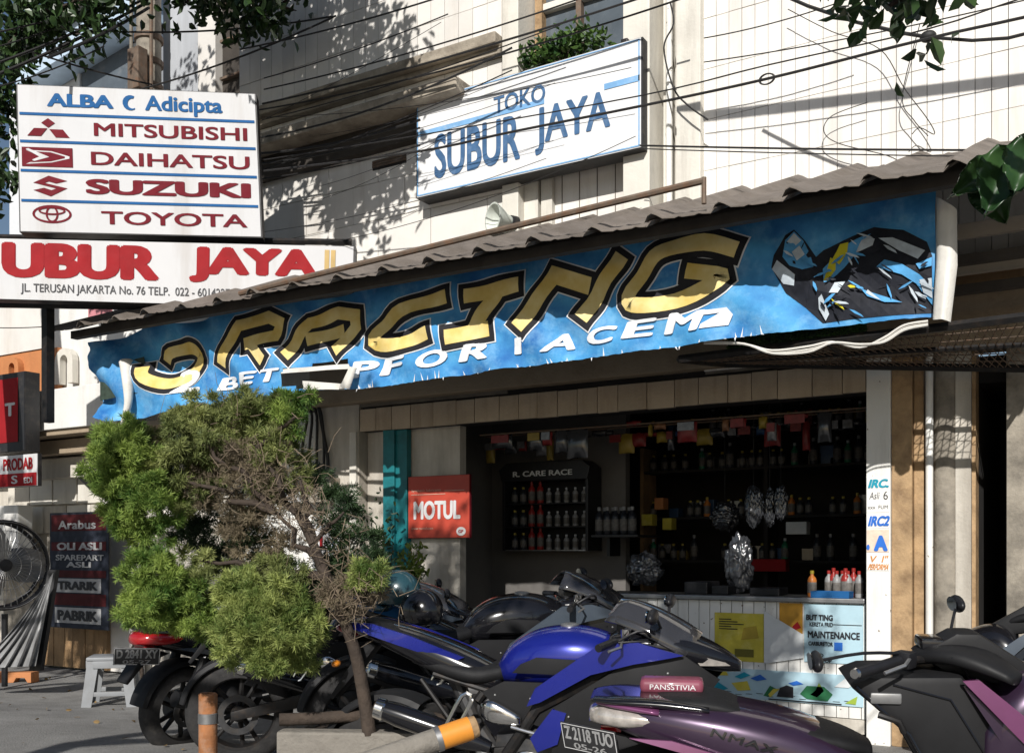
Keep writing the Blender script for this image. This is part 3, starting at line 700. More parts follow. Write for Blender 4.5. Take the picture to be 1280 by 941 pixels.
M_lw = mat('letter_white', (0.80, 0.82, 0.84), 0.6, var=0.06, spec=.2); M_lk = mat('letter_black', (0.022, 0.022, 0.026), 0.6, var=0.2, spec=.2)
M_lg = mat('letter_gold', (0.66, 0.46, 0.10), 0.6, col2=(0.85, 0.72, 0.36), scale=4, spec=.2)
for strokes, w in (
    ([[(186, 460), (190, 474), (210, 480), (233, 472), (252, 452), (250, 440), (234, 435), (212, 441), (205, 452)]], .105),
    ([[(279, 457), (302, 408), (338, 397), (353, 404), (347, 420), (308, 431)], [(316, 429), (334, 452)]], .105),
    ([[(359, 446), (387, 404), (422, 391), (444, 394), (446, 409), (418, 439)], [(384, 425), (430, 413)]], .105),
    ([[(562, 372), (502, 388), (481, 408), (466, 427), (492, 431), (538, 417)]], .105),
    ([[(584, 372), (648, 355)], [(621, 365), (592, 414)], [(560, 423), (612, 411)]], .115),
    ([[(648, 410), (693, 344), (736, 357)], [(777, 319), (726, 398)]], .12),
    ([[(922, 313), (882, 304), (840, 313), (815, 330), (788, 372), (800, 383), (846, 377), (886, 359), (902, 345), (860, 340)]], .105)):
    letter_layers(strokes, w)
# second line in white
def bchar(c, px, py, w, h, shear=.22, bold=.045, m=None):
    p = at(px, py, BYP); wx = w/1250*(at(px, py, BYP)-CAM).dot(FW)*(1.55 if c != 'I' else 1.3); hz = h/1250*(at(px, py, BYP)-CAM).dot(FW)
    text('lettering', c, m or M_lw, bt, (p.x-wx/2-shear*wx/2, BYP, p.z-hz/2), (wx, 0, 0), (0, 0, hz), bold, shear, .011, mapf=bmap, maxlen=.08)
for c, px, py, w, h in (('2', 236, 476, 30, 30), ('B', 286, 479, 22, 16), ('E', 314, 474, 20, 16), ('T', 340, 470, 20, 16), ('P', 455, 461, 24, 20), ('F', 490, 457, 24, 21), ('O', 542, 449, 30, 21), ('R', 597, 440, 30, 21),
                        ('I', 649, 433, 8, 20), ('A', 700, 427, 30, 21), ('C', 751, 419, 26, 21), ('E', 800, 411, 27, 21), ('M', 856, 403, 30, 25)): bchar(c, px, py, w, h)
def bpoly(name, pts, m, off):
    bm = bmesh.new(); bm.faces.new([bm.verts.new(at(px, py, BYP)) for px, py in pts]); refine(bm, .08)
    for v in bm.verts: v.co = bmap(v.co, off)
    me = bpy.data.meshes.new(name); bm.to_mesh(me); bm.free(); me.materials.append(m); link(name, me, bt, True)
bpoly('lettering', [(880, 388), (910, 385), (918, 394), (912, 407), (876, 412), (878, 406), (903, 402), (907, 395), (903, 391), (880, 394)], M_lw, .011)
# printed rider at the right end: a generic crouched figure of black, blue, white and yellow shapes
M_pb = mat('print_black', (0.02, 0.022, 0.03), 0.6, spec=.2, var=0.4, scale=10); M_pw = mat('print_white', (0.55, 0.62, 0.68), 0.6, spec=.2, var=0.25, scale=12)
M_pl = mat('print_light_blue', (0.10, 0.36, 0.68), 0.6, spec=.2, var=0.3, scale=10); M_py = mat('print_yellow', (0.62, 0.55, 0.03), 0.6, spec=.2, var=0.15)
def z4(pts): return [(940+x/4.571, 250+y/4.571) for x, y in pts]
for i, (pts, m) in enumerate((
    ([(115, 390), (130, 320), (190, 200), (240, 170), (300, 230), (360, 320), (400, 280), (560, 210), (690, 145), (860, 165), (1000, 240), (1030, 320), (1030, 640), (560, 680), (400, 700), (300, 610), (190, 530)], M_pb),
    ([(180, 330), (190, 230), (240, 180), (290, 230), (330, 310), (350, 380), (290, 400), (220, 380)], M_pl),
    ([(200, 240), (240, 190), (280, 230), (250, 260)], M_pw), ([(230, 300), (270, 260), (300, 310), (260, 350)], M_pw),
    ([(120, 400), (150, 350), (250, 430), (240, 490), (180, 480)], M_pw),
    ([(410, 470), (400, 390), (480, 290), (560, 240), (640, 200), (600, 290), (520, 360), (440, 460)], M_pl),
    ([(408, 460), (440, 320), (470, 340), (455, 380), (470, 390), (430, 460)], M_py), ([(450, 330), (500, 250), (550, 240), (540, 290), (490, 360)], M_py),
    ([(590, 300), (640, 200), (700, 220), (690, 260), (620, 290)], M_pw), ([(720, 215), (800, 210), (990, 290), (950, 340), (840, 290)], M_pw),
    ([(700, 390), (760, 345), (860, 370), (960, 430), (1030, 500), (1030, 600), (940, 480), (860, 430), (760, 400)], M_pl),
    ([(440, 530), (470, 470), (530, 460), (490, 530)], M_pw), ([(620, 505), (690, 530), (860, 585), (760, 585), (660, 550)], M_pl),
    ([(940, 370), (1030, 330), (1030, 380), (960, 400)], M_pl), ([(660, 510), (740, 575), (700, 560), (650, 530)], M_pw),
    ([(450, 560), (520, 610), (530, 630), (470, 590)], M_py), ([(380, 560), (400, 540), (440, 650), (420, 690), (380, 620)], M_pw),
    ([(960, 460), (1030, 450), (1030, 560), (980, 530)], M_pw))):
    bpoly('rider_print', z4(pts), m, .004 + i*.0012)
# finer flecks of the printed figure
rp = random.Random(8); sil = z4([(150, 380), (230, 220), (300, 300), (370, 400), (560, 230), (700, 170), (880, 190), (1010, 300), (1015, 620), (560, 660), (400, 660), (300, 570), (190, 500)])
def inside(x, y):
    r_ = False
    for (x0, y0), (x1, y1) in zip(sil, sil[1:]+sil[:1]):
        if (y0 > y) != (y1 > y) and x < (x1-x0)*(y-y0)/(y1-y0)+x0: r_ = not r_
    return r_
k = 0
while k < 46:
    x, y = rp.uniform(960, 1170), rp.uniform(280, 400)
    if not inside(x, y): continue
    a_ = rp.choice((-.5, -.35, .35, .5, 1.0)) + rp.gauss(0, .2); l_, w_ = rp.uniform(8, 24), rp.uniform(1.5, 4.2); c_, s_ = math.cos(a_), math.sin(a_)
    bpoly('rider_print', [(x+c_*l_*p-s_*w_*q, y+s_*l_*p+c_*w_*q) for p, q in ((-.5, 0), (-.1, .5), (.5, .15), (.3, -.4), (-.2, -.5))], rp.choice((M_pb, M_pb, M_pl, M_pl, M_pw, M_pw, M_ban, M_py if rp.random() < .2 else M_pb)), .027 + k*.0003); k += 1
# frayed stitching along the lower edge
b = MB()
for k in range(50):
    x = rp.uniform(uu(420, BYP), uu(960, BYP)); z = bot(x); h_ = rp.choice((.015, .02, .03, .06)); p = bmap(Vector((x, BYP, z)), .012); b.add([p+Vector((-.006, 0, -.006)), p+Vector((.006, 0, -.004)), p+Vector((rp.uniform(-.02, .02), -.004, h_*rp.choice((1, 1, -.5))))], [(0, 1, 2)])
b.build('frayed_edge', M_lw, bt)['kind'] = 'stuff'
# torn strip, rolled white end, hanging folded corner
M_clw = mat('banner_back', (0.74, 0.72, 0.67), 0.6, var=0.08, scale=5, dirt=((0.4, 0.36, 0.3), 0.5, 6), bump=0.25, bscale=12)
def sheetstrip(name, A, B, m, n=10, bulge=.03):
    rings = []
    for (a0, a1), k in zip(zip(A, B), range(len(A))):
        row_ = []
        for i in range(n+1):
            f = i/n; p = Vector(a0).lerp(Vector(a1), f); row_.append(p + Vector((0, -bulge*math.sin(math.pi*f) - .008*math.sin(9*f+k), 0)))
        rings.append(row_ + [p + Vector((0, .006, 0)) for p in row_[::-1]])
    return MB().loft(rings).build(name, m, bt, 50)
r0, r1 = at(1170, 247, BYP-.02), at(1196, 262, BYP-.02); r2, r3 = at(1166, 400, BYP-.02), at(1188, 402, BYP-.02)
sheetstrip('rolled_end', [r0, r0.lerp(r2, .5)+Vector((.01, 0, 0)), r2], [r1, r1.lerp(r3, .5)+Vector((.02, 0, 0)), r3], M_clw, 10, .05)
f0, f1, f2, f3 = [at(px, py, BYP-.06) for px, py in ((437, 458), (446, 460), (436, 486), (424, 486))]
sheetstrip('torn_flap', [f0, f3], [f1, f2], M_clw, 6, .02)
f0, f1, f2, f3 = [at(px, py, BYP-.02) for px, py in ((350, 462), (436, 455), (437, 461), (352, 467))]
sheetstrip('torn_flap', [f0, f3], [f1, f2], M_clw, 10, .02)
f0, f1, f2, f3 = [at(px, py, BYP-.05) for px, py in ((378, 476), (430, 480), (430, 487), (380, 487))]
sheetstrip('torn_flap', [f0, f3], [f1, f2], M_clw, 8, .02)
# hanging corner: pale twisted cone and the dark reverse behind it
pp = [at(158, 452, BYP-.10), at(160, 478, BYP-.12), at(160, 505, BYP-.12), at(153, 530, BYP-.10)]
MB().tube(pp, [.07, .115, .10, .02], 14, smoothn=6).build('folded_corner', M_clw, bt, 'all')
M_netg = mat('green_reverse', (0.035, 0.055, 0.04), 0.8, var=0.5, scale=16)
a = [at(125, 466, BYP-.04), at(180, 446, BYP-.05), at(184, 490, BYP-.05), at(126, 501, BYP-.04)]
sheetstrip('folded_corner', [a[0], a[3]], [a[1], a[2]], M_netg, 8, .03)
# loose white wire along the lower edge
w = thing('loose_wire', 'tangled pale wire looped under the right end of the banner', 'wire', at(1000, 430, -1.15))
for k, dy in enumerate((0, 4, -3)):
    MB().tube([at(px, py+dy*math.sin(px), -1.16-.01*k) for px, py in ((880, 428), (930, 430), (965, 440), (1010, 437), (1040, 428), (1075, 432), (1105, 425), (1130, 410), (1160, 404))], .007, 5, smoothn=5).build('strand', M_clw, w, True)
# strip of artificial grass under the banner
M_ag = leafmat('artificial_grass', (0.02, 0.05, 0.015), (0.06, 0.13, 0.03), .1, .6)
gt = thing('artificial_grass_mat', 'strip of dark green artificial grass hanging under the right end of the banner', 'mat', at(1015, 415, -1.05))
ga, gb, gzt, gzb = uu(910, -1.05), uu(1083, -1.05), zz(1000, 396, -1.05), zz(1000, 428, -1.05)
MB().box((ga, -1.05, gzb), (gb, -1.03, gzt)).build('backing', M_netg, gt)
b = MB()
for k in range(3500):
    x, z = rnd.uniform(ga, gb), rnd.uniform(gzb, gzt); d = Vector((rnd.gauss(0, .5), -1, rnd.gauss(-.2, .5))).normalized()*rnd.uniform(.02, .05); s_ = Vector((rnd.gauss(0, 1), 0, rnd.gauss(0, 1))).normalized()*.004
    o = Vector((x, -1.052, z)); b.add([o-s_, o+s_, o+d], [(0, 1, 2)])
b.build('grass_blades', M_ag, gt)['kind'] = 'stuff'
# ================================================================ foliage tools (numpy: leaves as small folded blades)
rng = np.random.default_rng(11)
def unit(v): return v/np.maximum(np.linalg.norm(v, axis=1, keepdims=True), 1e-9)
def leaf_mesh(name, C, D, L, W, m, fold=0.25, curl=0.2):
    """C centres, D directions along the leaf, L lengths, W widths: 6-vertex pointed leaves"""
    n = len(C); up = rng.normal(size=(n, 3)); S = unit(np.cross(D, up)); N = np.cross(S, D)
    L = L[:, None]; W = W[:, None]
    base = C - D*L*.5; tip = C + D*L*.5 - N*L*curl
    a = C - D*L*.18; c = C + D*L*.20 - N*L*curl*.3
    v = np.stack([base, a+S*W*.5+N*W*fold, c+S*W*.45+N*W*fold, tip, c-S*W*.45+N*W*fold, a-S*W*.5+N*W*fold], 1).reshape(-1, 3)
    k = (np.arange(n)*6)[:, None]; f = np.concatenate([k+np.array([[0, 1, 2, 3]]), k+np.array([[0, 3, 4, 5]])], 0)
    me = bpy.data.meshes.new(name); me.from_pydata(v.tolist(), [], f.tolist()); me.materials.append(m)
    me.update(); return me
def needle_mesh(name, C, D, m, size=.05, n_blades=6):
    """little feathery sprigs: each a spray of thin blades"""
    n = len(C); vs = []; fs = []
    up = rng.normal(size=(n, 3)); S = unit(np.cross(D, up)); N = np.cross(S, D)
    sz = size*rng.uniform(.7, 1.35, size=(n, 1)); k = 0; V = []; F = []
    for j in range(n_blades):
        f0 = j/n_blades; side = (-1)**j
        ang = (.95-.5*f0)*side; o = C + D*sz*(f0*.8-.4)
        d = unit(D*np.cos(ang) + (S*np.cos(j*.9)+N*np.sin(j*.9)*.8)*np.sin(ang) + rng.normal(size=(n, 3))*.15)
        w = unit(np.cross(d, N))*sz*.062; ln = sz*(.75-.3*f0)
        V.append(np.stack([o-w, o+w, o+d*ln], 1).reshape(-1, 3))
        F.append((np.arange(n)*3)[:, None] + np.array([[0, 1, 2]]) + j*3*n)
    me = bpy.data.meshes.new(name); me.from_pydata(np.concatenate(V).tolist(), [], np.concatenate(F).tolist()); me.materials.append(m); me.update(); return me
def blob(c, r, n, shell=.45):
    """points in an ellipsoid, denser to the outside, and the outward direction"""
    d = unit(rng.normal(size=(n, 3))); rad = (1-shell*rng.random(n)**1.5 + .10*np.abs(rng.normal(size=n))*(rng.random(n) < .3))[:, None]
    lump = 1 + .22*np.sin(d[:, :1]*5+c[0]*7) * np.cos(d[:, 1:2]*6+c[2]*5) + .16*np.sin(d[:, 2:3]*8+c[1]*3+d[:, :1]*4)
    return np.array(c)+d*rad*lump*np.array(r), d
def limb(b, p0, p1, r0, r1, wob=.06, n=7):
    p0, p1 = Vector(p0), Vector(p1); L = (p1-p0).length; pts = []
    for i in range(n+1):
        f = i/n; p = p0.lerp(p1, f) + Vector((rnd.gauss(0, 1), rnd.gauss(0, 1), rnd.gauss(0, .5)))*L*wob*math.sin(math.pi*f); pts.append(p)
    b.tube(pts, [r0, r1], 8); return pts
M_bark = mat('grey_bark', (0.055, 0.040, 0.030), 0.95, var=0.35, scale=12, bump=0.6, bscale=30, dirt=((0.03, 0.022, 0.018), 0.7, 10))
M_twig = mat('dry_twig', (0.19, 0.145, 0.10), 0.9, var=0.3, scale=10)
M_leafA = leafmat('broad_leaf', (0.018, 0.040, 0.014), (0.055, 0.105, 0.028), .22, .38)
M_leafB = leafmat('broad_leaf_near', (0.02, 0.055, 0.02), (0.05, 0.11, 0.03), .25, .3)
def _n(): pass
M_conA = leafmat('conifer_green', (0.06, 0.14, 0.02), (0.36, 0.46, 0.10), .35, .7)
M_conB = leafmat('conifer_dull', (0.07, 0.10, 0.025), (0.31, 0.34, 0.11), .2, .7)
M_conC = leafmat('conifer_brown', (0.09, 0.07, 0.045), (0.26, 0.21, 0.13), .15, .8)

# ================================================================ street trees along the kerb (only their lowest leaves reach into view)
def street_tree(name, label, base, trunk_h, blobs, leaf, seed, group=None):
    global rng; rng = np.random.default_rng(seed); rnd.seed(seed)
    t = thing(name, label, 'tree', (base[0], base[1], gz(base[1])), 0, group)
    b = MB(); top_ = Vector((base[0]+.1, base[1]+.05, trunk_h)); limb(b, (base[0], base[1], gz(base[1])), top_, .17, .11, .02)
    C = []; D = []
    for (c, r, n) in blobs:
        limb(b, top_, Vector(c), .07, .015, .07)
        for k in range(5):
            d = Vector((rnd.gauss(0, 1), rnd.gauss(0, 1), rnd.gauss(0, .7))).normalized(); limb(b, c, Vector(c)+Vector((d.x*r[0], d.y*r[1], d.z*r[2]))*.85, .02, .005, .08, 4)
        # leaves sit in bunches at twig ends
        nb_ = max(1, n//9); cc, dd = blob(c, r, nb_, .8)
        for k in range(9):
            p = cc + rng.normal(size=cc.shape)*.075; d = unit(dd*.4 + rng.normal(size=cc.shape)*.8 + np.array([0, 0, -.55])); C.append(p); D.append(d)
    C = np.concatenate(C); D = np.concatenate(D); n = len(C)
    b.build('trunk', M_bark, t, 40)
    link('crown', leaf_mesh('crown', C, D, leaf*rng.uniform(.7, 1.3, n), leaf*.46*rng.uniform(.8, 1.2, n), M_leafA), t, True)
    return t
street_tree('street_tree', 'dark broad-leaved street tree overhanging the brand sign at the top left', (-8.6, -2.6, 0), 8.4,
    [((-4.9, -2.2, 7.15), (.62, .5, .85), 2500), ((-4.05, -2.2, 6.75), (.42, .45, 1.1), 2300), ((-3.55, -2.2, 6.75), (.36, .4, 1.0), 1100), ((-4.4, -2.2, 8.4), (1.0, .6, .7), 1500), ((-5.4, -2.2, 8.0), (.6, .6, .6), 1100), ((-7.0, -2.3, 8.6), (1.2, 1.0, .8), 600),
     (tuple(atd(40, 25, 9.6)), (.95, .4, .50), 1000), (tuple(atd(-12, 120, 9.4)), (.45, .4, .60), 420), (tuple(atd(-25, 215, 9.4)), (.34, .3, .5), 300), (tuple(atd(330, 4, 9.7)), (.56, .22, .32), 420), (tuple(atd(255, -10, 9.7)), (.6, .25, .2), 260), (tuple(atd(140, -8, 9.6)), (.6, .3, .22), 240)], .115, 3)
street_tree('street_tree', 'street tree standing behind the viewer whose crown shades the open shop front', (-2.6, -9.0, 0), 3.6,
    [((-1.7, -7.1, 5.1), (1.2, .7, 1.0), 4200), ((.1, -7.1, 5.1), (1.2, .7, 1.0), 4500), ((1.45, -7.2, 5.0), (.72, .6, 1.0), 3600), ((-.8, -8.6, 5.8), (1.6, .9, .8), 800)], .105, 5)
street_tree('street_tree', 'street tree past the right edge with broad leaves hanging in at the top', (6.2, -6.6, 0), 3.4,
    [((5.4, -6.2, 5.0), (1.1, 1.1, .8), 1500), ((3.4, -5.6, 3.9), (.5, .5, .3), 300),
     (tuple(atd(1150, -26, 2.6)), (.17, .12, .045), 140), (tuple(atd(1085, -22, 2.6)), (.09, .08, .03), 50)], .06, 6)
street_tree('street_tree', 'street tree by the kerb past the left edge shading the neighbouring shop', (-6.6, -8.4, 0), 3.6,
    [((-6.2, -7.0, 5.2), (1.6, .7, 1.0), 2600), ((-4.2, -7.0, 4.9), (1.0, .7, .8), 1500), ((-8.0, -7.2, 5.3), (1.4, .8, 1.0), 1900), ((-6.4, -8.2, 6.0), (1.5, 1.1, .9), 700)], .11, 9)
# big near leaves at the right edge
t = thing('leafy_branch', 'large green leaves on a branch hanging in front of the awning at the right edge', 'branch', atd(1290, 230, 3.0))
rng = np.random.default_rng(21)
def bigleaf(a, c, wid, m, lift=.03):
    a, c = Vector(a), Vector(c); d = c-a; L = d.length; d.normalize(); toc = (CAM-a).normalized(); s_ = d.cross(toc).normalized(); nrm = s_.cross(d).normalized()
    rings = []; N = 12
    for i in range(N+1):
        f = i/N; w_ = wid*(math.sin(math.pi*min(1, f**.75*1.0))**.8)*(1-.15*f)+.001
        row_ = []
        for j in range(-4, 5):
            q = j/4; row_.append(a + d*L*f + s_*w_*q + nrm*(lift*abs(q)*1.2 + .012*math.sin(f*26+abs(q)*6)*abs(q) - .10*L*f*f*1.2))
        rings.append(row_)
    b = MB().loft([r + [p - nrm*.0012 for p in r[::-1]] for r in rings]); return b.build('leaf', m, t, 'all')
for (p, q, w_) in (((1262, 192, 2.95), (1232, 268, 2.9), .075), ((1240, 205, 3.0), (1188, 246, 2.98), .05), ((1290, 182, 2.9), (1266, 245, 2.86), .07), ((1225, 218, 3.02), (1258, 280, 3.0), .06), ((1275, 175, 2.95), (1310, 235, 2.9), .07)):
    bigleaf(atd(*p), atd(*q), w_, M_leafB)
MB().tube([atd(1215, 214, 3.02), atd(1250, 196, 3.0), atd(1300, 170, 3.0), atd(1400, 120, 3.1)], .006, 6, smoothn=4).build('stem', M_twig, t, True)

# ================================================================ clipped conifer in its planter
TD = 4.35
def td(px, py, dd=0.0): return tuple(atd(px, py, TD+dd))
bx = atd(440, 900, TD)
rng = np.random.default_rng(31); rnd.seed(31)
ct = thing('conifer_tree', 'shaggy clipped conifer with green and brown clumps leaning left in front of the motorcycles', 'tree', (bx.x, bx.y, .6))
b = MB()
tr = [td(462, 918), td(455, 870), td(444, 815), td(428, 770), td(408, 720), td(392, 680)]
b.tube([Vector(p) for p in tr], [.032, .027, .024, .023, .021, .019], 10, smoothn=4)
for (p, q, r0) in ((td(408, 720), td(345, 640), .022), (td(392, 680), td(320, 560), .022), (td(392, 680), td(375, 600), .018), (td(428, 770), td(350, 770), .02), (td(428, 770), td(470, 725), .018), (td(345, 640), td(230, 600), .018), (td(408, 720), td(250, 700), .02),
                   (td(345, 640), td(250, 540), .015), (td(320, 560), td(370, 520), .012), (td(392, 680), td(430, 640), .012)):
    limb(b, p, q, r0, .006, .05)
b.build('trunk', M_bark, ct, 50)
CL = [  # px, py, depth offset, rx, rz (px), sprigs, foliage
    (152, 585, .02, 42, 50, 2000, 'A'), (178, 640, .0, 50, 46, 1900, 'A'), (150, 555, .1, 34, 26, 700, 'A'), (225, 600, .12, 60, 50, 1500, 'B'), (250, 545, .16, 58, 52, 1700, 'B'), (310, 530, .16, 62, 42, 1600, 'B'), (355, 520, .12, 38, 36, 900, 'A'),
    (300, 600, .12, 70, 60, 1700, 'C'), (350, 580, .10, 44, 55, 900, 'B'), (330, 660, .16, 60, 50, 900, 'C'),
    (192, 742, -.08, 46, 50, 2100, 'A'), (235, 765, -.04, 34, 36, 1000, 'A'), (250, 722, .06, 36, 32, 600, 'B'),
    (330, 785, -.14, 60, 58, 2800, 'E'), (304, 745, -.10, 36, 34, 900, 'E'), (372, 792, -.12, 34, 40, 1000, 'E'), (350, 715, .02, 34, 24, 500, 'B'),
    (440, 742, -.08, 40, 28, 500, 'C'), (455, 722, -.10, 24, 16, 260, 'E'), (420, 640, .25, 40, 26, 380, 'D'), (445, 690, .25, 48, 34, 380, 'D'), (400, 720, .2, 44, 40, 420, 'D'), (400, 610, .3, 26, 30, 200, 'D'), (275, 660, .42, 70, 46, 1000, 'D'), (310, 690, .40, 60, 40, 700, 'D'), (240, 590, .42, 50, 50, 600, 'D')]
acc = {}
for (px, py, dd, rx, rz, n, kind) in CL:
    c = np.array(td(px, py, dd)); s_ = TD/1250.
    # tufts on the ball, each tuft a dense puff of short sprays pointing out of it
    nt = max(6, int(n/(34 if kind[0] in 'ABE' else 26)*1.35)); tc, td_ = blob(c, (rx*s_*.92, min(rx, rz)*s_*.88, rz*s_*.92), nt, .5)
    per = 62 if kind[0] in 'ABE' else 34; rt = .034 if kind[0] in 'ABE' else .045
    e_ = unit(rng.normal(size=(nt*per, 3)) + np.repeat(td_, per, 0)*.7); rad = rt*rng.uniform(.35, 1.15, (nt*per, 1))*np.repeat(rng.uniform(.7, 1.5, (nt, 1)), per, 0)
    pts = np.repeat(tc, per, 0) + e_*rad*np.array([1, 1, .85])
    dr = unit(e_ + rng.normal(size=e_.shape)*.35 + np.array([0, 0, .22]))
    acc.setdefault(kind[0], []).append((pts, dr))
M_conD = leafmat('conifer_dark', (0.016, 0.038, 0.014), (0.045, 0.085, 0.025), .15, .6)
for kind, nm, m, sz in (('A', 'crown', M_conA, .036), ('E', 'crown', leafmat('conifer_olive', (0.07, 0.13, 0.02), (0.44, 0.49, 0.15), .35, .7), .036), ('B', 'crown', M_conB, .036), ('C', 'crown', M_conC, .026), ('D', 'crown', M_conD, .04)):
    C = np.concatenate([a for a, _ in acc[kind]]); D = np.concatenate([a for _, a in acc[kind]])
    o = link(nm, needle_mesh(nm, C, D, m, sz, 6), ct, True)
# dry twigs in the thin places
b = MB()
for (px, py, dd, rx, rz, n) in ((375, 645, .0, 44, 34, 150), (440, 745, -.08, 44, 34, 170), (330, 590, .02, 60, 50, 140), (420, 700, .05, 40, 40, 36), (290, 520, .10, 70, 24, 40)):
    for k in range(n):
        a = td(px+rnd.gauss(0, rx*.5), py+rnd.gauss(0, rz*.5), dd+rnd.gauss(0, .08)); c = Vector(a)+Vector((rnd.gauss(0, 1), rnd.gauss(0, 1), rnd.gauss(.2, 1))).normalized()*rnd.uniform(.05, .13)
        mid = (Vector(a)+c)/2+Vector((rnd.gauss(0, .015), rnd.gauss(0, .015), rnd.gauss(0, .015)))
        b.tube([a, mid, c], [.0020, .0009], 4, cap=False)
b.build('twigs', M_twig, ct)['kind'] = 'stuff'
# planter
pl = thing('planter', 'rough concrete planter block with a dark log on top, at the conifer foot', 'planter', (bx.x, bx.y, .1))
M_conc = mat('rough_concrete', (0.24, 0.22, 0.19), 0.95, var=0.25, scale=6, bump=0.6, bscale=25, dirt=((0.07, 0.06, 0.05), 0.8, 6))
a = Vector(td(345, 914)); 
ang = TH
def plm(): return Matrix.Translation((a.x, a.y, .1)) @ Matrix.Rotation(ang+R(-4), 4, 'Z')
zt2 = a.z - .1
MB().box((0, 0, 0), (.66, .10, zt2), .012).xf(plm()).build('wall', M_conc, pl); MB().box((0, .42, 0), (.66, .50, zt2), .012).xf(plm()).build('wall', M_conc, pl)
MB().box((0, .102, 0), (.09, .418, zt2-.006), .01).xf(plm()).build('wall', M_conc, pl); MB().box((.57, .102, 0), (.66, .418, zt2-.006), .01).xf(plm()).build('wall', M_conc, pl)
MB().box((.092, .104, .02), (.568, .416, zt2-.03)).xf(plm()).build('soil', M_bark, pl)
lg = thing('log', 'charred black log lying across the planter rim', 'log', tuple(a))
MB().tube([Vector(p) for p in (td(349, 899, .06), td(400, 897, .1), td(470, 893, .12), td(540, 897, .14), td(565, 905, .16))], .028, 10, smoothn=3).build('stem', M_bark, lg, 50)
# fallen leaves on the forecourt
n_ = 90; gx = rng.uniform(-8.6, -3.2, n_); gy = rng.uniform(-3.6, -.4, n_)
GC = np.stack([gx, gy, np.array([gz(y) for y in gy]) + .012], 1); GD = unit(np.stack([rng.normal(size=n_), rng.normal(size=n_), rng.normal(size=n_)*.12], 1))
fl = link('fallen_leaves', leaf_mesh('fallen_leaves', GC, GD, rng.uniform(.03, .08, n_), rng.uniform(.015, .035, n_), leafmat('dry_leaf', (0.10, 0.06, 0.02), (0.30, 0.20, 0.08), .1, .8), .1, .05)); tag(fl, 'dry fallen leaves scattered over the forecourt', 'leaves', kind='stuff')
# ---- window plants, small leafy plants
def bush(name, label, c, r, n, leaf, m, stemto=None, seed=1):
    global rng; rng = np.random.default_rng(seed)
    t = thing(name, label, 'plant', tuple(c)); pts, d = blob(tuple(c), r, n, .9)
    D = unit(d*.6 + rng.normal(size=d.shape)*.7); link('foliage', leaf_mesh('foliage', pts, D, leaf*rng.uniform(.6, 1.3, n), leaf*.45*rng.uniform(.8, 1.2, n), m), t, True)
    b = MB(); rnd.seed(seed)
    for k in range(7):
        q = pts[k*3 % n]; limb(b, stemto or (c[0], c[1], c[2]-r[2]), tuple(q), .008, .003, .08, 4)
    b.build('stem', M_bark, t, 50); return t
M_leafC = leafmat('window_plant_leaf', (0.02, 0.06, 0.015), (0.10, 0.18, 0.035), .25, .45)
p = at(705, 60, -.02); bush('window_plant', 'green trailing plant on the window shelf behind the wall sign', p, (.42, .14, .16), 520, .075, M_leafC, seed=4)
p = at(668, 82, .0); bush('window_plant', 'small drooping plant at the left end of the window shelf', p, (.12, .1, .22), 160, .07, M_leafC, seed=5)
p = at(515, 722, -.35); bush('leafy_plant', 'yellow-green leafy plant growing beside the foot of the teal post', p, (.16, .14, .30), 420, .06, leafmat('fresh_leaf', (0.06, 0.12, 0.02), (0.24, 0.32, 0.06), .3, .5), (p.x, p.y, .0), 6)
p = at(460, 690, -.25); bush('shrub', 'thin dark shrub in front of the grey wall left of the teal post', p, (.42, .2, .42), 420, .055, M_conD, (p.x, p.y, .0), 8)
b = thing('bare_shrub', 'bare dark stems standing beside the plastic stool', 'plant', at(172, 815, -.5)); bb = MB(); rnd.seed(12)
for k in range(9): limb(bb, (at(172, 820, -.5).x+rnd.gauss(0, .05), -.5, 0), at(160+rnd.random()*26, 735+rnd.random()*30, -.5), .02, .008, .06)
bb.build('stem', M_bark, b, 50)
# ================================================================ utility pole and cables
p = atd(186, 60, 12.4)
up = thing('utility_pole', 'weathered concrete utility pole with cable clamps rising behind the brand sign', 'pole', (p.x, p.y, 0))
MB().lathe([(.17, 0), (.155, 5), (.14, 11)], 'z', (p.x, p.y, 0), 16).build('shaft', M_grime, up, True)
for zz_ in (7.1, 7.4, 7.7): MB().lathe([(.155, 0), (.175, .01), (.175, .07), (.155, .08)], 'z', (p.x, p.y, zz_), 16).build('clamp', M_rust, up, True)
for dx in (-.17, .2): MB().tube([(p.x+dx, p.y-.12, 4), (p.x+dx, p.y-.13, 11)], .022, 8).build('conduit', M_rust if dx > 0 else M_grime, up, True)
MB().box((p.x-.02, p.y-.30, 7.0), (p.x+.18, p.y-.16, 7.5), .01).build('junction_box', M_rust, up)
MB().tube([(p.x-.42, p.y+.3, 4), (p.x-.40, p.y+.3, 11)], .022, 8).build('guy_pipe', M_white, up, True)
rnd.seed(5)
def sagline(a, c, sag, n=14):
    a, c = Vector(a), Vector(c); return [a.lerp(c, i/n) - Vector((0, 0, sag*4*(i/n)*(1-i/n))) for i in range(n+1)]
def cable(label, pts, r=.008, group='overhead cables', name='cable'):
    o = MB().tube(pts, r*.72, 6).build(name, M_cable, None, True); return tag(o, label, 'cable', group)
ORD = ['topmost', 'second', 'third', 'fourth', 'fifth', 'sixth', 'lowest']
FAN = ' black cable of the fan rising from the brand sign to the top edge'
def PC(px, py, Y): return at(px, py, Y)
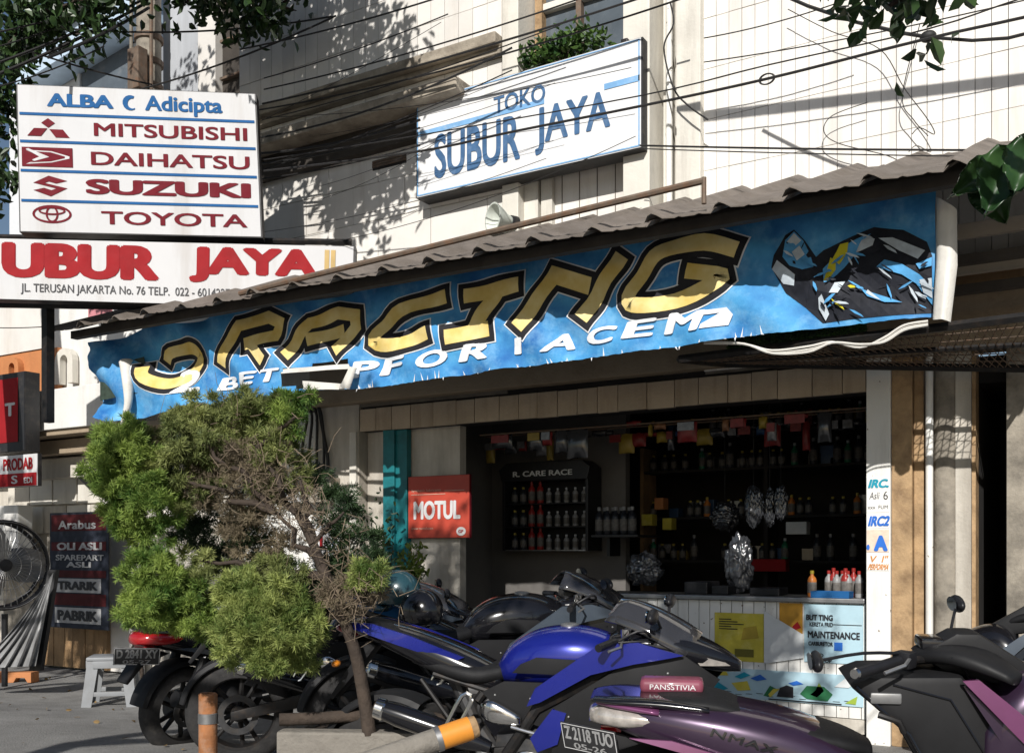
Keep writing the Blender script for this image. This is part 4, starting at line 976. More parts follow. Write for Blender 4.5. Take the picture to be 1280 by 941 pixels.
# fans from the pole up to the right, in front of the wall
for (a, c, sg, r) in (((300, 62, -.7), (640, -34, -.7), .05, .010), ((330, 112, -.6), (800, -28, -.6), .06, .009), ((328, 130, -.5), (830, -12, -.6), .05, .012), ((322, 138, -.45), (860, -4, -.5), .08, .010),
                      ((328, 150, -.5), (700, 32, -.5), .05, .007), ((330, 212, -.5), (640, 88, -.55), .04, .007), ((330, 98, -.75), (560, 18, -.8), .03, .007)):
    cable(ORD.pop(0) + FAN, sagline(PC(*a), PC(*c), sg), r)
ORD = ['upper thick', 'thickest', 'second lowest', 'lowest']
CROSS = ' black cable drooping across the shaded wall under the ledge'
for (a, c, sg, r) in (((326, 172, -.6), (640, 60, -.6), .10, .012), ((326, 192, -.5), (525, 150, -.5), .05, .016), ((326, 205, -.45), (525, 160, -.45), .04, .012), ((326, 224, -.5), (525, 182, -.5), .03, .010)):
    cable(ORD.pop(0) + CROSS, sagline(PC(*a), PC(*c), sg), r)
cable('double black cable running in front of the wall sign and up to the right edge', catmull([PC(*q_, -.95) for q_ in ((330, 214), (520, 190), (640, 165), (800, 133), (958, 99), (1162, 48), (1340, 8), (1900, -130))], 5), .013, None)
cable('thinner black cable just above the double cable in front of the wall sign', catmull([PC(*q_, -.95) for q_ in ((330, 200), (520, 170), (800, 120), (958, 82), (1162, 36), (1340, -20), (1900, -160))], 5), .007, None)
cable('thick black cable sweeping down from the top edge to the knot at upper right', [PC(*q, -.9) for q in ((960, -14), (1010, 8), (1070, 28), (1130, 42), (1162, 47))], .016, None)
cable('thick black cable from the knot to the right edge', [PC(*q, -.9) for q in ((1162, 47), (1215, 51), (1260, 48), (1300, 38), (1500, -20), (1900, -150))], .014, None)
cable('level pair of black cables across the wall above the awning', sagline(PC(800, 182, -.5), PC(1900, 182, -.6), .03, 18), .010, None)
cable('lower strand of the level pair above the awning', sagline(PC(800, 186, -.5), PC(1900, 196, -.6), .03, 18), .006, None)
for k, q in enumerate((((880, 48), (1000, 14), (1080, -8)), ((880, 78), (1010, 44), (1300, -4)))):
    cable(('slim black cable crossing the top of the white panelled wall', 'second slim black cable below the first on the white panelled wall')[k], sagline(PC(*q[0], -.5), PC(*q[2], -.5), .03, 14), .006, None)
rnd.seed(19)
for k in range(9):
    y0 = rnd.uniform(90, 330); x0 = rnd.choice((300, 326, 400)); cable('thin cable in the tangle before the tiled wall left of the wall sign', sagline(PC(x0, y0*.75+60, -.4-.04*k), PC(rnd.uniform(520, 820), y0*.75+60-rnd.uniform(60, 150), -.45-.04*k), rnd.uniform(.02, .12)), rnd.uniform(.0025, .004))
c = PC(958, 99, -.95); t = thing('cable_coil', 'small coil of black cable tied to the double cable', 'cable', tuple(c))
for k in range(3): MB().tube([(c.x+.05*math.cos(a), c.y+.01*k, c.z+.035*math.sin(a)+.004*k) for a in [2*math.pi*j/16 for j in range(17)]], .005, 5).build('loop', M_cable, t, True)
c = PC(1160, 46, -.92); tag(MB().sphere(c, (.05, .04, .035)).build('cable_knot', M_cable, None, True), 'black knot where the thick cables meet at upper right', 'cable')
wv = M_rust
for k, q in enumerate(([(985, 12), (1040, 40), (1100, 62), (1130, 110), (1160, 150), (1168, 168), (1150, 160), (1140, 168)], [(1150, 30), (1128, 120), (1142, 150), (1160, 170)], [(1085, 128), (1040, 145), (1030, 165), (1050, 180), (1110, 195), (1135, 210)])):
    o = MB().tube([PC(*p_, -.12) for p_ in q], .0035, 5, smoothn=6).build('loose_wire', M_cable, None, True); tag(o, ('thin loose wire curling down the white panelled wall to a hooked end', 'thin straight wire hanging beside the hooked wire', 'thin wire loop lying against the panelled wall above the awning')[k], 'wire')
o = MB().tube([PC(*p_, -.2) for p_ in ((838, 4), (842, 30), (830, 60), (842, 110), (860, 132), (885, 150))], .007, 5, smoothn=6).build('loose_wire', M_cable, None, True); tag(o, 'black wire hanging in an arc down the pilaster right of the wall sign', 'wire')
# lines between the pole and the upper left
ORD = ['highest', 'thickest', 'second thickest', 'thin middle', 'short thick', 'lowest']
LEFT = ' black cable of the bundle from the pole to the upper left'
for (a, c, r) in (((0, 40, 9.0), (186, -14, 10), .012), ((0, 92, 9.0), (186, 2, 10), .022), ((0, 78, 9.0), (186, -4, 10), .018), ((0, 58, 9.0), (150, 0, 10), .01), ((60, 72, 8.6), (186, 10, 10), .02), ((0, 108, 8.8), (130, 58, 9.6), .01)):
    cable(ORD.pop(0) + LEFT, sagline(atd(*a), atd(*c), .03), r)
cable('black cable level across the pole above the brand sign', sagline(atd(60, 34, 9.6), atd(420, 20, 9.9), .10), .012, None)
cable('black cable sloping down from upper left towards the brand sign', sagline(atd(30, 62, 9.3), atd(190, 106, 10), .02), .012, None)
cable('black cable rising from the pole foot to the leaves at the top', sagline(atd(175, 112, 9.9), atd(420, 20, 9.2), .05), .012, None)
cable('thin cable hanging below the brand sign at the left edge', sagline(atd(-20, 409, 9.3), atd(60, 408, 9.3), .01), .006, None)
# shade-giving thick cable bundle beyond the top of the view
o = MB().tube(sagline((-1.0, -1.6, 5.86), (6.5, -1.6, 5.10), .03, 24), [.010]+[.036]*24, 8).build('cable_bundle', M_cable, None, True); tag(o, 'thick black cable bundle strung above the shop front', 'cable')
# ================================================================ motorcycles (local frame: x forward, y left, z up)
M_blue = mat('candy_blue', (0.010, 0.018, 0.24), 0.28, metal=0.35, var=0.12, scale=4, coat=1.0)
M_purple = mat('dark_purple_paint', (0.040, 0.022, 0.046), 0.30, metal=0.45, var=0.15, scale=3, coat=0.9)
M_pink = mat('pink_violet_paint', (0.17, 0.05, 0.13), 0.3, metal=0.3, var=0.12, coat=0.8)
M_matte = mat('matte_black_panel', (0.011, 0.011, 0.012), 0.55, var=0.2, scale=8, spec=.35)
M_seat = mat('seat_vinyl', (0.010, 0.010, 0.011), 0.6, spec=.35, var=0.2, scale=30, bump=0.15, bscale=250)
M_engine = mat('engine_grey', (0.06, 0.06, 0.062), 0.5, metal=0.5, var=0.3, scale=18, dirt=((0.14, 0.11, 0.08), 0.5, 20))
M_forkgold = mat('gold_fork', (0.62, 0.30, 0.05), 0.3, metal=0.8, var=0.1)
M_lens = mat('clear_lens', (0.50, 0.46, 0.42), 0.1, metal=0.35, var=0.3, scale=25, coat=1.0)
M_redlens = mat('red_lens', (0.35, 0.012, 0.015), 0.15, var=0.2, coat=1.0)
M_amber = mat('amber_lens', (0.75, 0.25, 0.02), 0.2, var=0.15, coat=1.0)
M_screen = mat('smoked_screen', (0.05, 0.05, 0.055), 0.08, var=0.2, coat=1.0, trans=0.3)
M_plate = mat('plate_black', (0.03, 0.03, 0.032), 0.4, var=0.2); M_platew = mat('plate_white', (0.7, 0.7, 0.7), 0.5, var=0.1)
M_bluegrey = mat('blue_grey_paint', (0.055, 0.07, 0.09), 0.35, var=0.15, coat=0.5)
M_mirror = mat('mirror_glass', (0.5, 0.55, 0.6), 0.05, metal=1.0, var=0.1)
def P_(mb, name, m, par, sm=35): return mb.build(name, m, par, sm, world=False)
def wheel(root, x, z, Rr, w, style='alloy', disc=True):
    """wheel > tyre, brake_disc"""
    b = MB(); rr = Rr*.70
    b.lathe([(rr+.015, -w*.36), (rr-.012, -w*.34), (rr-.02, 0), (rr-.012, w*.34), (rr+.015, w*.36), (rr+.002, w*.2), (rr+.002, -w*.2)], 'y', (x, 0, z), 32, False)
    b.lathe([(.045, -w*.5), (.05, -w*.45), (.05, w*.45), (.045, w*.5)], 'y', (x, 0, z), 16)
    for k in range(10 if style == 'alloy' else 5):
        a = 2*math.pi*(k//2)/5 + (.22 if k % 2 else -.22) if style == 'alloy' else 2*math.pi*k/5
        b.tube([(x+.04*math.cos(a), 0, z+.04*math.sin(a)), (x+rr*math.cos(a*1.0), 0, z+rr*math.sin(a))], [.018, .014], 6)
    wo = P_(b, 'wheel', M_blackmetal, root)
    pr = []
    for k in range(13):
        a = math.pi*k/12 ; pr.append((Rr - Rr*.30*(1-math.sin(a)**.55), -w/2*math.cos(a)))
    P_(MB().lathe([(rr+.008, -w*.42)] + pr + [(rr+.008, w*.42)], 'y', (x, 0, z), 40, False), 'tyre', M_rubber, wo)
    if disc:
        d = MB().lathe([(Rr*.26, -w*.62), (Rr*.38, -w*.62), (Rr*.38, -w*.58), (Rr*.26, -w*.58), (Rr*.26, -w*.62)], 'y', (x, 0, z), 28, False); P_(d, 'brake_disc', M_engine, wo)
    return wo
def arc_guard(x, z, Rr, a0, a1, w, th=.008, n=14):
    rings = []
    for i in range(n+1):
        a = R(a0 + (a1-a0)*i/n); ring = []
        for q in (-1, -.85, -.4, 0, .4, .85, 1):
            rr = Rr - (.03 if abs(q) == 1 else (.006 if abs(q) > .5 else 0)); ring.append((x+rr*math.cos(a), w/2*q, z+rr*math.sin(a)))
        inner = [(x+(Rr-th-(.03 if abs(q) == 1 else .006 if abs(q) > .5 else 0))*math.cos(a), w/2*q*.97, z+(Rr-th-(.03 if abs(q) == 1 else .006 if abs(q) > .5 else 0))*math.sin(a)) for q in (1, .85, .4, 0, -.4, -.85, -1)]
        rings.append(ring+inner)
    return MB().loft(rings)
def side(poly, y0, y1, ch=.010):      # a bodywork panel lying along the flank
    return MB().prism(poly, y0, y1, 'xz', ch)
def curved_side(poly, s, y0, bulge, th=.012, zc=.6, zr=.4, xr=None):
    """flank panel bowed outwards: polygon refined and pushed out by a smooth bulge"""
    bm = bmesh.new(); f = bm.faces.new([bm.verts.new((a, 0, c)) for a, c in poly]); refine(bm, .06)
    for v in bm.verts:
        k = 1-((v.co.z-zc)/zr)**2; kx = 1 if xr is None else 1 - max(0, (v.co.x-xr[0])/xr[1])**2
        v.co.y = s*(y0 + bulge*max(-1.5, k)) * max(.15, kx)
    g = bmesh.ops.extrude_face_region(bm, geom=bm.faces[:]); 
    for v in [x for x in g['geom'] if isinstance(x, bmesh.types.BMVert)]: v.co.y -= s*th
    bmesh.ops.recalc_face_normals(bm, faces=bm.faces[:]); bm.verts.index_update()
    b = MB().add([v.co[:] for v in bm.verts], [[v.index for v in f.verts] for f in bm.faces]); bm.free(); return b
def plate(root, c, rx, rz, txt1, txt2, w=.25, h=.105):
    """number plate > lettering, border"""
    M = Matrix.Translation(c) @ Matrix.Rotation(rz, 4, 'Z') @ Matrix.Rotation(rx, 4, 'Y')
    o = P_(MB().box((-.003, -w/2, -h/2), (.003, w/2, h/2), .002).xf(M), 'number_plate', M_plate, root)
    def pt(y, z): return M @ Vector((-.0045-.0, y, z))
    def tx(s, y0, y1, z0, z1, bold):
        vs, fs = text_polys(s, bold); me = bpy.data.meshes.new('lettering')
        me.from_pydata([tuple(pt(y1 + (y0-y1)*0 - (y1-y0)*float(a) if False else y1-(y1-y0)*float(a), z0+(z1-z0)*float(c_))) for a, c_, q_ in vs], [], fs); me.materials.append(M_platew); q = link('lettering', me, o)
    tx(txt1, -w*.44, w*.44, -.012, h*.40, .04); tx(txt2, -w*.30, w*.30, -h*.42, -h*.2, .02)
    b = MB()
    for (a, c_) in (((-w/2+.004, h/2-.006), (w/2-.004, h/2-.003)), ((-w/2+.004, -h/2+.003), (w/2-.004, -h/2+.006)), ((-w/2+.003, -h/2+.006), (-w/2+.006, h/2-.006)), ((w/2-.006, -h/2+.006), (w/2-.003, h/2-.006))):
        b.add([pt(a[0], a[1]), pt(c_[0], a[1]), pt(c_[0], c_[1]), pt(a[0], c_[1])], [(0, 1, 2, 3)])
    P_(b, 'border', M_platew, o, False); return o
def mirror(root, base, tip, tilt=0, w=.075, h=.045):
    base, tip = Vector(base), Vector(tip)
    o = P_(MB().tube([base, base.lerp(tip, .5)+Vector((0, 0, .015)), tip], .006, 8, smoothn=3), 'mirror_stalk', M_black, root)
    sh = MB().sphere((0, 0, 0), (.022, w, h), 14, 8).xf(Matrix.Translation(tip) @ Matrix.Rotation(tilt, 4, 'X')); m = P_(sh, 'mirror', M_black, root, 'all')
    P_(MB().lathe([(.001, -.018), (h*.75, -.018), (h*.8, -.0225), (.001, -.0225)], 'x', (0, 0, 0), 16).xf(Matrix.Translation(tip) @ Matrix.Scale(w/h, 4, (0, 1, 0))), 'mirror_glass', M_mirror, m)
def sport_bike(name, label, body, accent, slash, group=None, muffler=True, plate_txt=None, tailc=None, cls='motorcycle'):
    t = thing(name, label, cls, (0, 0, 0), 0, group)
    wheel(t, -.70, .33, .33, .14); wheel(t, .72, .31, .31, .115)
    for s in (-1, 1):
        P_(MB().prism([(-.74, .30), (-.74, .36), (-.3, .46), (-.06, .50), (-.06, .40), (-.3, .38)], s*.10, s*.13, 'xz', .008), 'swingarm', M_blackmetal, t)
        P_(MB().tube([(.50, s*.15, .92), (.05, s*.17, .68), (-.10, s*.15, .46)], .026, 8), 'frame_beam', M_blackmetal, t)
        P_(MB().tube([(-.05, s*.12, .70), (-.45, s*.10, .80)], .014, 8), 'subframe_tube', M_blackmetal, t)
        P_(MB().tube([(.47, s*.105, .97), (.585, s*.105, .66)], .027, 12), 'fork_tube', M_forkgold, t); P_(MB().tube([(.575, s*.105, .68), (.70, s*.105, .34)], .020, 12), 'fork_slider', M_chrome, t)
        P_(MB().tube([(.47, s*.09, .985), (.40, s*.22, .985)], .011, 8), 'handlebar', M_blackmetal, t); P_(MB().tube([(.40, s*.22, .985), (.355, s*.335, .975)], .017, 10), 'grip', M_black, t)
        P_(MB().tube([(.43, s*.20, .985), (.44, s*.30, .975), (.40, s*.35, .965)], .006, 6), 'lever', M_alu, t)
        mirror(t, (.58, s*.12, 1.03), (.57, s*.28, 1.10), 0, .085, .032)
        P_(MB().tube([(-.22, s*.16, .36), (-.20, s*.25, .37)], .011, 8), 'footpeg', M_alu, t)
    P_(arc_guard(-.70, .33, .365, 62, 168, .17), 'rear_mudguard', M_matte, t); P_(arc_guard(.72, .31, .335, 40, 150, .14), 'front_mudguard', M_gloss, t)
    e = P_(MB().body([(-.16, 0, .42, .11, .13), (-.02, 0, .42, .15, .17), (.14, 0, .44, .15, .18), (.26, 0, .48, .10, .13)], 16, 4, 3), 'engine', M_engine, t)
    P_(MB().lathe([(.001, -.175), (.06, -.175), (.085, -.165), (.09, -.14)], 'y', (.0, 0, .40), 24), 'clutch_cover', M_chrome if accent == M_blue else M_engine, e)
    P_(MB().lathe([(.001, -.168), (.04, -.168), (.05, -.13)], 'y', (.16, 0, .42), 18), 'cover_cap', M_engine, e)
    for k in range(5): P_(MB().box((.10, -.12, .55+k*.024), (.26, .12, .562+k*.024), .003), 'cooling_fin', M_engine, e)
    P_(MB().body([(-.17, 0, .80, .05, .04), (-.10, 0, .845, .12, .09), (.02, 0, .875, .155, .125), (.18, 0, .885, .165, .135), (.32, 0, .875, .135, .12), (.44, 0, .85, .07, .08)], 22, 2.3, 5), 'tank', body, t, 'all')
    P_(MB().lathe([(.04, 0), (.04, .008), (.028, .012), (.001, .012)], 'z', (.16, 0, 1.016), 20), 'fuel_cap', M_alu, t)
    for s in (-1, 1):
        P_(curved_side([(-.06, .83), (.26, .83), (.30, .85), (.22, .895), (.05, .90), (-.02, .87)], s, .158, .018, .006, .86, .1), 'tank_pad', M_matte, t)
        P_(curved_side([(-.20, .74), (-.10, .79), (.38, .79), (.50, .72), (.30, .58), (.05, .60), (-.12, .66)], s, .150, .02, .012, .7, .2), 'mid_panel', M_matte, t)
    P_(MB().body([(-.56, 0, .86, .09, .025), (-.42, 0, .83, .13, .04), (-.25, 0, .80, .15, .045), (-.12, 0, .81, .09, .04)], 16, 2.8, 4), 'seat', M_seat, t, 'all')
    tl = P_(MB().body([(-.93, 0, 1.005, .035, .020), (-.80, 0, .985, .085, .042), (-.60, 0, .925, .115, .07), (-.35, 0, .83, .125, .085), (-.14, 0, .76, .10, .06)], 18, 2.6, 5), 'tail', M_gloss, t, 'all')
    P_(MB().body([(-.80, 0, 1.02, .07, .018), (-.66, 0, .985, .10, .022), (-.52, 0, .945, .10, .02)], 14, 2.6, 4), 'pillion_seat', M_seat, t, 'all')
    for s in (-1, 1): P_(curved_side([(-.92, 1.025), (-.75, 1.022), (-.55, .97), (-.30, .88), (-.36, .855), (-.62, .93), (-.80, .985), (-.92, 1.005)], s, .092, .03, .012, .93, .12, (-.75, -.30)), 'tail_panel', tailc or accent, t)
    P_(MB().body([(-.965, 0, .985, .03, .012), (-.93, 0, .985, .055, .022), (-.86, 0, .975, .06, .03)], 14, 2.4, 3), 'tail_light', M_redlens, t, 'all')
    P_(MB().prism([(-.80, .93), (-.90, .80), (-1.0, .66), (-.985, .645), (-.86, .78), (-.76, .90)], -.05, .05, 'xz', .006), 'plate_bracket', M_matte, t)
    if plate_txt: plate(t, (-1.0, 0, .74), R(-24), 0, *plate_txt)
    for s in (-1, 1): P_(MB().tube([(-.90, s*.04, .84), (-.91, s*.12, .84)], .008, 6), 'indicator_stalk', M_black, t); P_(MB().sphere((-.91, s*.145, .84), (.02, .035, .017), 10, 6), 'indicator', M_amber, t, 'all')
    # fairing
    for s in (-1, 1):
        P_(curved_side([(.66, .94), (.46, .90), (.14, .70), (.12, .50), (.24, .42), (.46, .44), (.66, .62), (.82, .82)], s, .185, .03, .014, .68, .3, (.45, .55)), 'fairing', slash, t)
        P_(curved_side([(.68, .93), (.50, .985), (.34, .975), (.24, .905), (.06, .78), (.02, .70), (.08, .72), (.30, .845), (.48, .895)], s, .215, .022, .014, .80, .3, (.45, .55)), 'fairing_slash', accent, t)
        P_(curved_side([(-.04, .40), (.06, .44), (.16, .40), (.40, .42), (.30, .26), (.05, .20), (-.16, .22)], s, .165, .03, .014, .33, .2), 'belly_pan', M_gloss, t)
        P_(curved_side([(.03, .56), (.13, .69), (.19, .675), (.15, .54), (.06, .50)], s, .205, .02, .014, .6, .2), 'belly_accent', accent, t)
    P_(MB().body([(.36, 0, .965, .14, .035), (.48, 0, .96, .17, .065), (.64, 0, .94, .15, .075), (.80, 0, .895, .085, .055), (.90, 0, .86, .025, .022)], 20, 2.5, 5), 'nose', body if body != M_blue else M_gloss, t, 'all')
    for s in (-1, 1): P_(curved_side([(.70, .93), (.84, .885), (.86, .87), (.74, .875)], s, .10, .03, .01, .9, .08, (.60, .35)), 'headlight', M_lens, t)
    sc_ = []
    for i in range(9):
        f = i/8; x, z, hw = .40+.34*f, 1.145-.145*f**1.6, .12+.05*math.sin(math.pi*f*.8)
        sc_.append([(x-.03*abs(q)**2*2, hw*q, z-.085*abs(q)**2.2) for q in [j/5 for j in range(-5, 6)]] + [(x-.03*abs(q)**2*2, hw*q*.97, z-.006-.085*abs(q)**2.2) for q in [j/5 for j in range(5, -6, -1)]])
    P_(MB().loft(sc_), 'windscreen', M_screen, t, 'all')
    P_(MB().box((.38, -.08, .985), (.50, .08, 1.04), .015), 'instrument', M_black, t)
    for s in (-1, 1): P_(MB().lathe([(.001, 0), (.02, 0), (.024, .012), (.024, .045), (.001, .05)], 'z', (.44, s*.16, .985), 14), 'reservoir', M_chrome, t)
    if muffler:
        ax = Vector((-.66, -.22, .655)) - Vector((-.24, -.18, .52)); rot_ = Matrix.Translation((-.24, -.18, .52)) @ ax.to_track_quat('Z', 'Y').to_matrix().to_4x4(); L = ax.length
        mf = P_(MB().lathe([(.025, -.08), (.042, 0), (.052, .04), (.052, L*.8), (.044, L*.96)], 'z', (0, 0, 0), 22).xf(rot_), 'muffler', M_gloss, t)
        P_(MB().lathe([(.043, L*.95), (.050, L*.97), (.047, L*1.05), (.030, L*1.07), (.024, L*1.02)], 'z', (0, 0, 0), 22, False).xf(rot_), 'muffler_tip', M_chrome, mf)
        P_(MB().tube([(.22, -.05, .30), (.05, -.12, .24), (-.10, -.15, .36), (-.24, -.18, .52)], .024, 10, smoothn=4), 'exhaust_pipe', M_alu, t)
        P_(MB().tube([(-.36, -.22, .58), (-.27, -.23, .735), (-.23, -.23, .715), (-.31, -.23, .575), (-.36, -.22, .58)], .010, 8, smoothn=3), 'heel_guard', M_chrome, t)
        P_(MB().body([(-.20, -.185, .665, .012, .03), (-.14, -.20, .66, .02, .05), (-.02, -.19, .625, .014, .02)], 14, 2.2, 4), 'side_cover', M_chrome, t, 'all')
        P_(MB().tube([(-.06, -.20, .60), (.06, -.21, .575), (.14, -.21, .58)], .008, 8), 'brake_pedal', M_chrome, t)
    for s in (-1, 1):
        P_(MB().tube([(.42, s*.22, .99), (.52, s*.20, 1.03), (.56, s*.12, .93), (.60, s*.11, .70), (.68, s*.11, .42)], .006, 6, smoothn=4), 'brake_hose', M_black, t)
        P_(MB().tube([(.42, s*.24, .985), (.55, s*.18, .98), (.50, s*.05, .90), (.40, s*.02, .80)], .005, 6, smoothn=4), 'control_cable', M_black, t)
        for (x, z) in ((.20, .66), (.55, .66), (.34, .50), (.62, .86), (.02, .72), (-.14, .73)): P_(MB().lathe([(.001, -.003), (.004, -.002), (.006, .004)], 'y', (x, s*.222 if x > .1 else s*.172, z), 10), 'bolt', M_alu, t)
        P_(MB().sphere((.66, s*.20, .80), (.03, .022, .014), 10, 6), 'indicator', M_amber, t, 'all')
        P_(MB().tube([(-.50, s*.13, .78), (-.36, s*.14, .60), (-.22, s*.16, .38)], .011, 8), 'footrest_hanger', M_blackmetal, t)
    P_(MB().box((.30, -.14, .44), (.34, .14, .70), .006), 'radiator', M_engine, t)
    P_(MB().tube([(-.40, 0, .80), (-.30, 0, .58), (-.20, 0, .44)], [.035, .03], 10), 'shock_absorber', M_engine, t)
    P_(MB().box((-.72, .085, .33), (-.05, .100, .40), .006), 'chain_guard', M_matte, t)
    P_(MB().tube([(-.05, .14, .28), (-.08, .24, .03), (-.04, .26, .005)], .012, 8), 'side_stand', M_blackmetal, t)
    return t
def place(t, X0, d0, X1, d1, base=-.70, front=.72, z=.10, sc=1.0):
    """stand the bike so that its axles lie at camera-frame positions (X right, d away)"""
    a = CAM + RX*X0 + FW*d0; c = CAM + RX*X1 + FW*d1; h = (c-a); ang = math.atan2(h.y, h.x)
    t.rotation_euler = (R(0), 0, ang); t.scale = (sc, sc, sc)
    o = a - Vector((math.cos(ang), math.sin(ang), 0))*base*sc; t.location = (o.x, o.y, gz(o.y)); return t
def pxX(px, d): return (px-640)/1250*d
def lean(t, deg): t.rotation_euler[0] = R(deg); return t
bl = sport_bike('sport_motorcycle', 'blue and black sport motorcycle side-on in the middle of the row', M_blue, M_blue, M_matte, 'parked motorcycles')
place(bl, pxX(495, 4.5), 4.5, pxX(874, 4.12), 4.12, sc=.95); bl.location.z += .025; lean(bl, 4)
b3 = sport_bike('motorcycle', 'black motorcycle second from the left, its rear wheel behind the rusty post', M_gloss, M_bluegrey, M_matte, 'parked motorcycles', True, None)
place(b3, pxX(300, 6.3), 6.3, pxX(545, 6.5), 6.5); lean(b3, 5)
b4 = sport_bike('motorcycle', 'black motorcycle with blue tail stripe parked behind the blue sport motorcycle', M_gloss, M_bluegrey, M_gloss, 'parked motorcycles', True, ('D 3157 AB', '08-26'), M_signblue)
place(b4, pxX(455, 5.9), 5.9, pxX(705, 6.1), 6.1, sc=1.08); lean(b4, 5)
# ---- scooters
def scooter(name, label, body, stripe, group, text_=None, plate_txt=None, steer=0.0, lens=None):
    t = thing(name, label, 'scooter', (0, 0, 0), 0, group)
    wheel(t, -.67, .28, .28, .15); wheel(t, .68, .28, .28, .13)
    P_(MB().body([(-.98, 0, .765, .04, .03), (-.88, 0, .76, .13, .065), (-.68, 0, .735, .19, .10), (-.42, 0, .68, .215, .135), (-.15, 0, .60, .205, .15), (.05, 0, .50, .17, .12), (.20, 0, .42, .12, .06)], 24, 3.0, 5), 'rear_body', body, t, 'all')
    for s in (-1, 1):
        P_(curved_side([(-.86, .715), (-.60, .655), (-.30, .565), (.02, .40), (.08, .43), (-.10, .54), (-.40, .635), (-.70, .71)], s, .165, .062, .012, .58, .25, (-1.0, 1.0) and None), 'side_stripe', stripe, t)
        P_(curved_side([(-.34, .44), (-.10, .36), (.06, .36), (.02, .46), (-.22, .54)], s, .20, .02, .012, .45, .15), 'engine_cover', M_matte, t)
    P_(MB().body([(-.86, 0, .825, .10, .010), (-.70, 0, .828, .14, .026), (-.54, 0, .818, .15, .030), (-.43, 0, .795, .13, .016)], 18, 2.8, 5), 'pillion_seat', M_seat, t, 'all')
    P_(MB().body([(-.54, 0, .765, .13, .024), (-.40, 0, .757, .165, .032), (-.22, 0, .728, .17, .034), (-.05, 0, .688, .14, .033), (.05, 0, .655, .07, .026)], 18, 2.8, 5), 'seat', M_seat, t, 'all')
    for s in (-1, 1): P_(MB().tube([(-.84, s*.10, .82), (-.60, s*.155, .80), (-.40, s*.175, .735), (-.15, s*.17, .675), (.02, s*.12, .635)], .005, 6, smoothn=4), 'seam', M_gloss, t)
    P_(MB().body([(-1.02, 0, .828, .10, .008), (-.92, 0, .832, .15, .015), (-.74, 0, .828, .165, .020), (-.56, 0, .815, .175, .014)], 20, 3.2, 4), 'grab_rail', M_gloss, t, 'all')
    P_(MB().body([(-1.0, 0, .815, .08, .010), (-.92, 0, .815, .14, .016), (-.75, 0, .80, .18, .016)], 18, 3, 4), 'tail_trim', stripe, t, 'all')
    lt = P_(MB().body([(-1.03, 0, .755, .05, .030), (-.98, 0, .765, .115, .042), (-.88, 0, .765, .155, .048), (-.76, 0, .765, .165, .030)], 20, 2.8, 4), 'tail_light', lens or M_lens, t, 'all')
    P_(MB().box((-.985, -.06, .695), (-.90, .06, .722), .008), 'reflector', M_redlens, t)
    P_(MB().prism([(-.94, .70), (-1.03, .60), (-1.10, .50), (-1.085, .485), (-.98, .60), (-.80, .66)], -.055, .055, 'xz', .008), 'plate_bracket', M_matte, t)
    if plate_txt: plate(t, (-1.03, -.05, .66), R(-14), R(60), *plate_txt, w=.27, h=.115)
    P_(arc_guard(-.67, .28, .33, 60, 170, .17), 'rear_mudguard', M_matte, t)
    for s in (-1, 1):
        P_(MB().tube([(-.70, s*.14, .36), (-.60, s*.15, .64)], .022, 10), 'shock_absorber', M_chrome, t)
        P_(MB().tube([(-.72, s*.14, .33), (-.61, s*.15, .63)], [.034, .034], 10), 'spring', M_matte, t)
    P_(MB().body([(-.72, .06, .30, .06, .08), (-.4, .05, .32, .11, .11), (-.1, 0, .30, .12, .10)], 14, 3, 4), 'engine', M_engine, t)
    P_(MB().tube([(-.25, -.17, .28), (-.55, -.2, .32), (-.85, -.2, .40)], [.06, .07, .05], 16, smoothn=3), 'muffler', M_matte, t)
    # step-through floor and tunnel
    P_(MB().body([(.02, 0, .44, .13, .10), (.20, 0, .44, .11, .10), (.38, 0, .46, .11, .12), (.50, 0, .52, .12, .15)], 16, 3, 4), 'tunnel', M_matte, t)
    for s in (-1, 1): P_(side([(-.06, .26), (.46, .27), (.60, .42), (.56, .44), (.44, .315), (-.04, .31)], s*.12, s*.26, .01), 'footboard', M_bluegrey, t)
    # leg shield: inner face, outer panels
    P_(MB().prism([(-.06, .925), (.02, .955), (.34, .965), (.52, .76), (.46, .46), (.30, .50), (.16, .74)], -.165, .165, 'xz', .03), 'leg_shield', M_matte, t, 40)
    for s in (-1, 1): P_(MB().tube([(-.03, s*.168, .92), (.16, s*.169, .75), (.29, s*.169, .52)], .006, 6), 'seam', M_gloss, t); P_(MB().tube([(.10, s*.169, .93), (.30, s*.169, .88), (.44, s*.169, .66)], .004, 6), 'seam', M_gloss, t)
    P_(MB().tube([(.05, -.17, .82), (.12, -.18, .80), (.14, -.17, .76)], .012, 8), 'bag_hook', M_blackmetal, t)
    for s in (-1, 1): P_(MB().tube([(.30, s*.16, 1.03), (.36, s*.10, .98), (.40, s*.06, .90)], .006, 6, smoothn=4), 'control_cable', M_black, t)
    P_(MB().box((.02, -.178, .86), (.13, -.160, .90), .008), 'pocket_lid', M_alu, t)
    P_(MB().body([(.42, 0, .62, .19, .20), (.50, 0, .72, .21, .22), (.62, 0, .78, .20, .20), (.80, 0, .74, .14, .16), (.92, 0, .68, .05, .06)], 20, 3.2, 4), 'front_cowl', body, t, 'all')
    H0 = Matrix.Translation((.26, 0, 0)) @ Matrix.Rotation(steer, 4, 'Z') @ Matrix.Translation((-.34, 0, -.015))
    def H(mb): return mb.xf(H0)
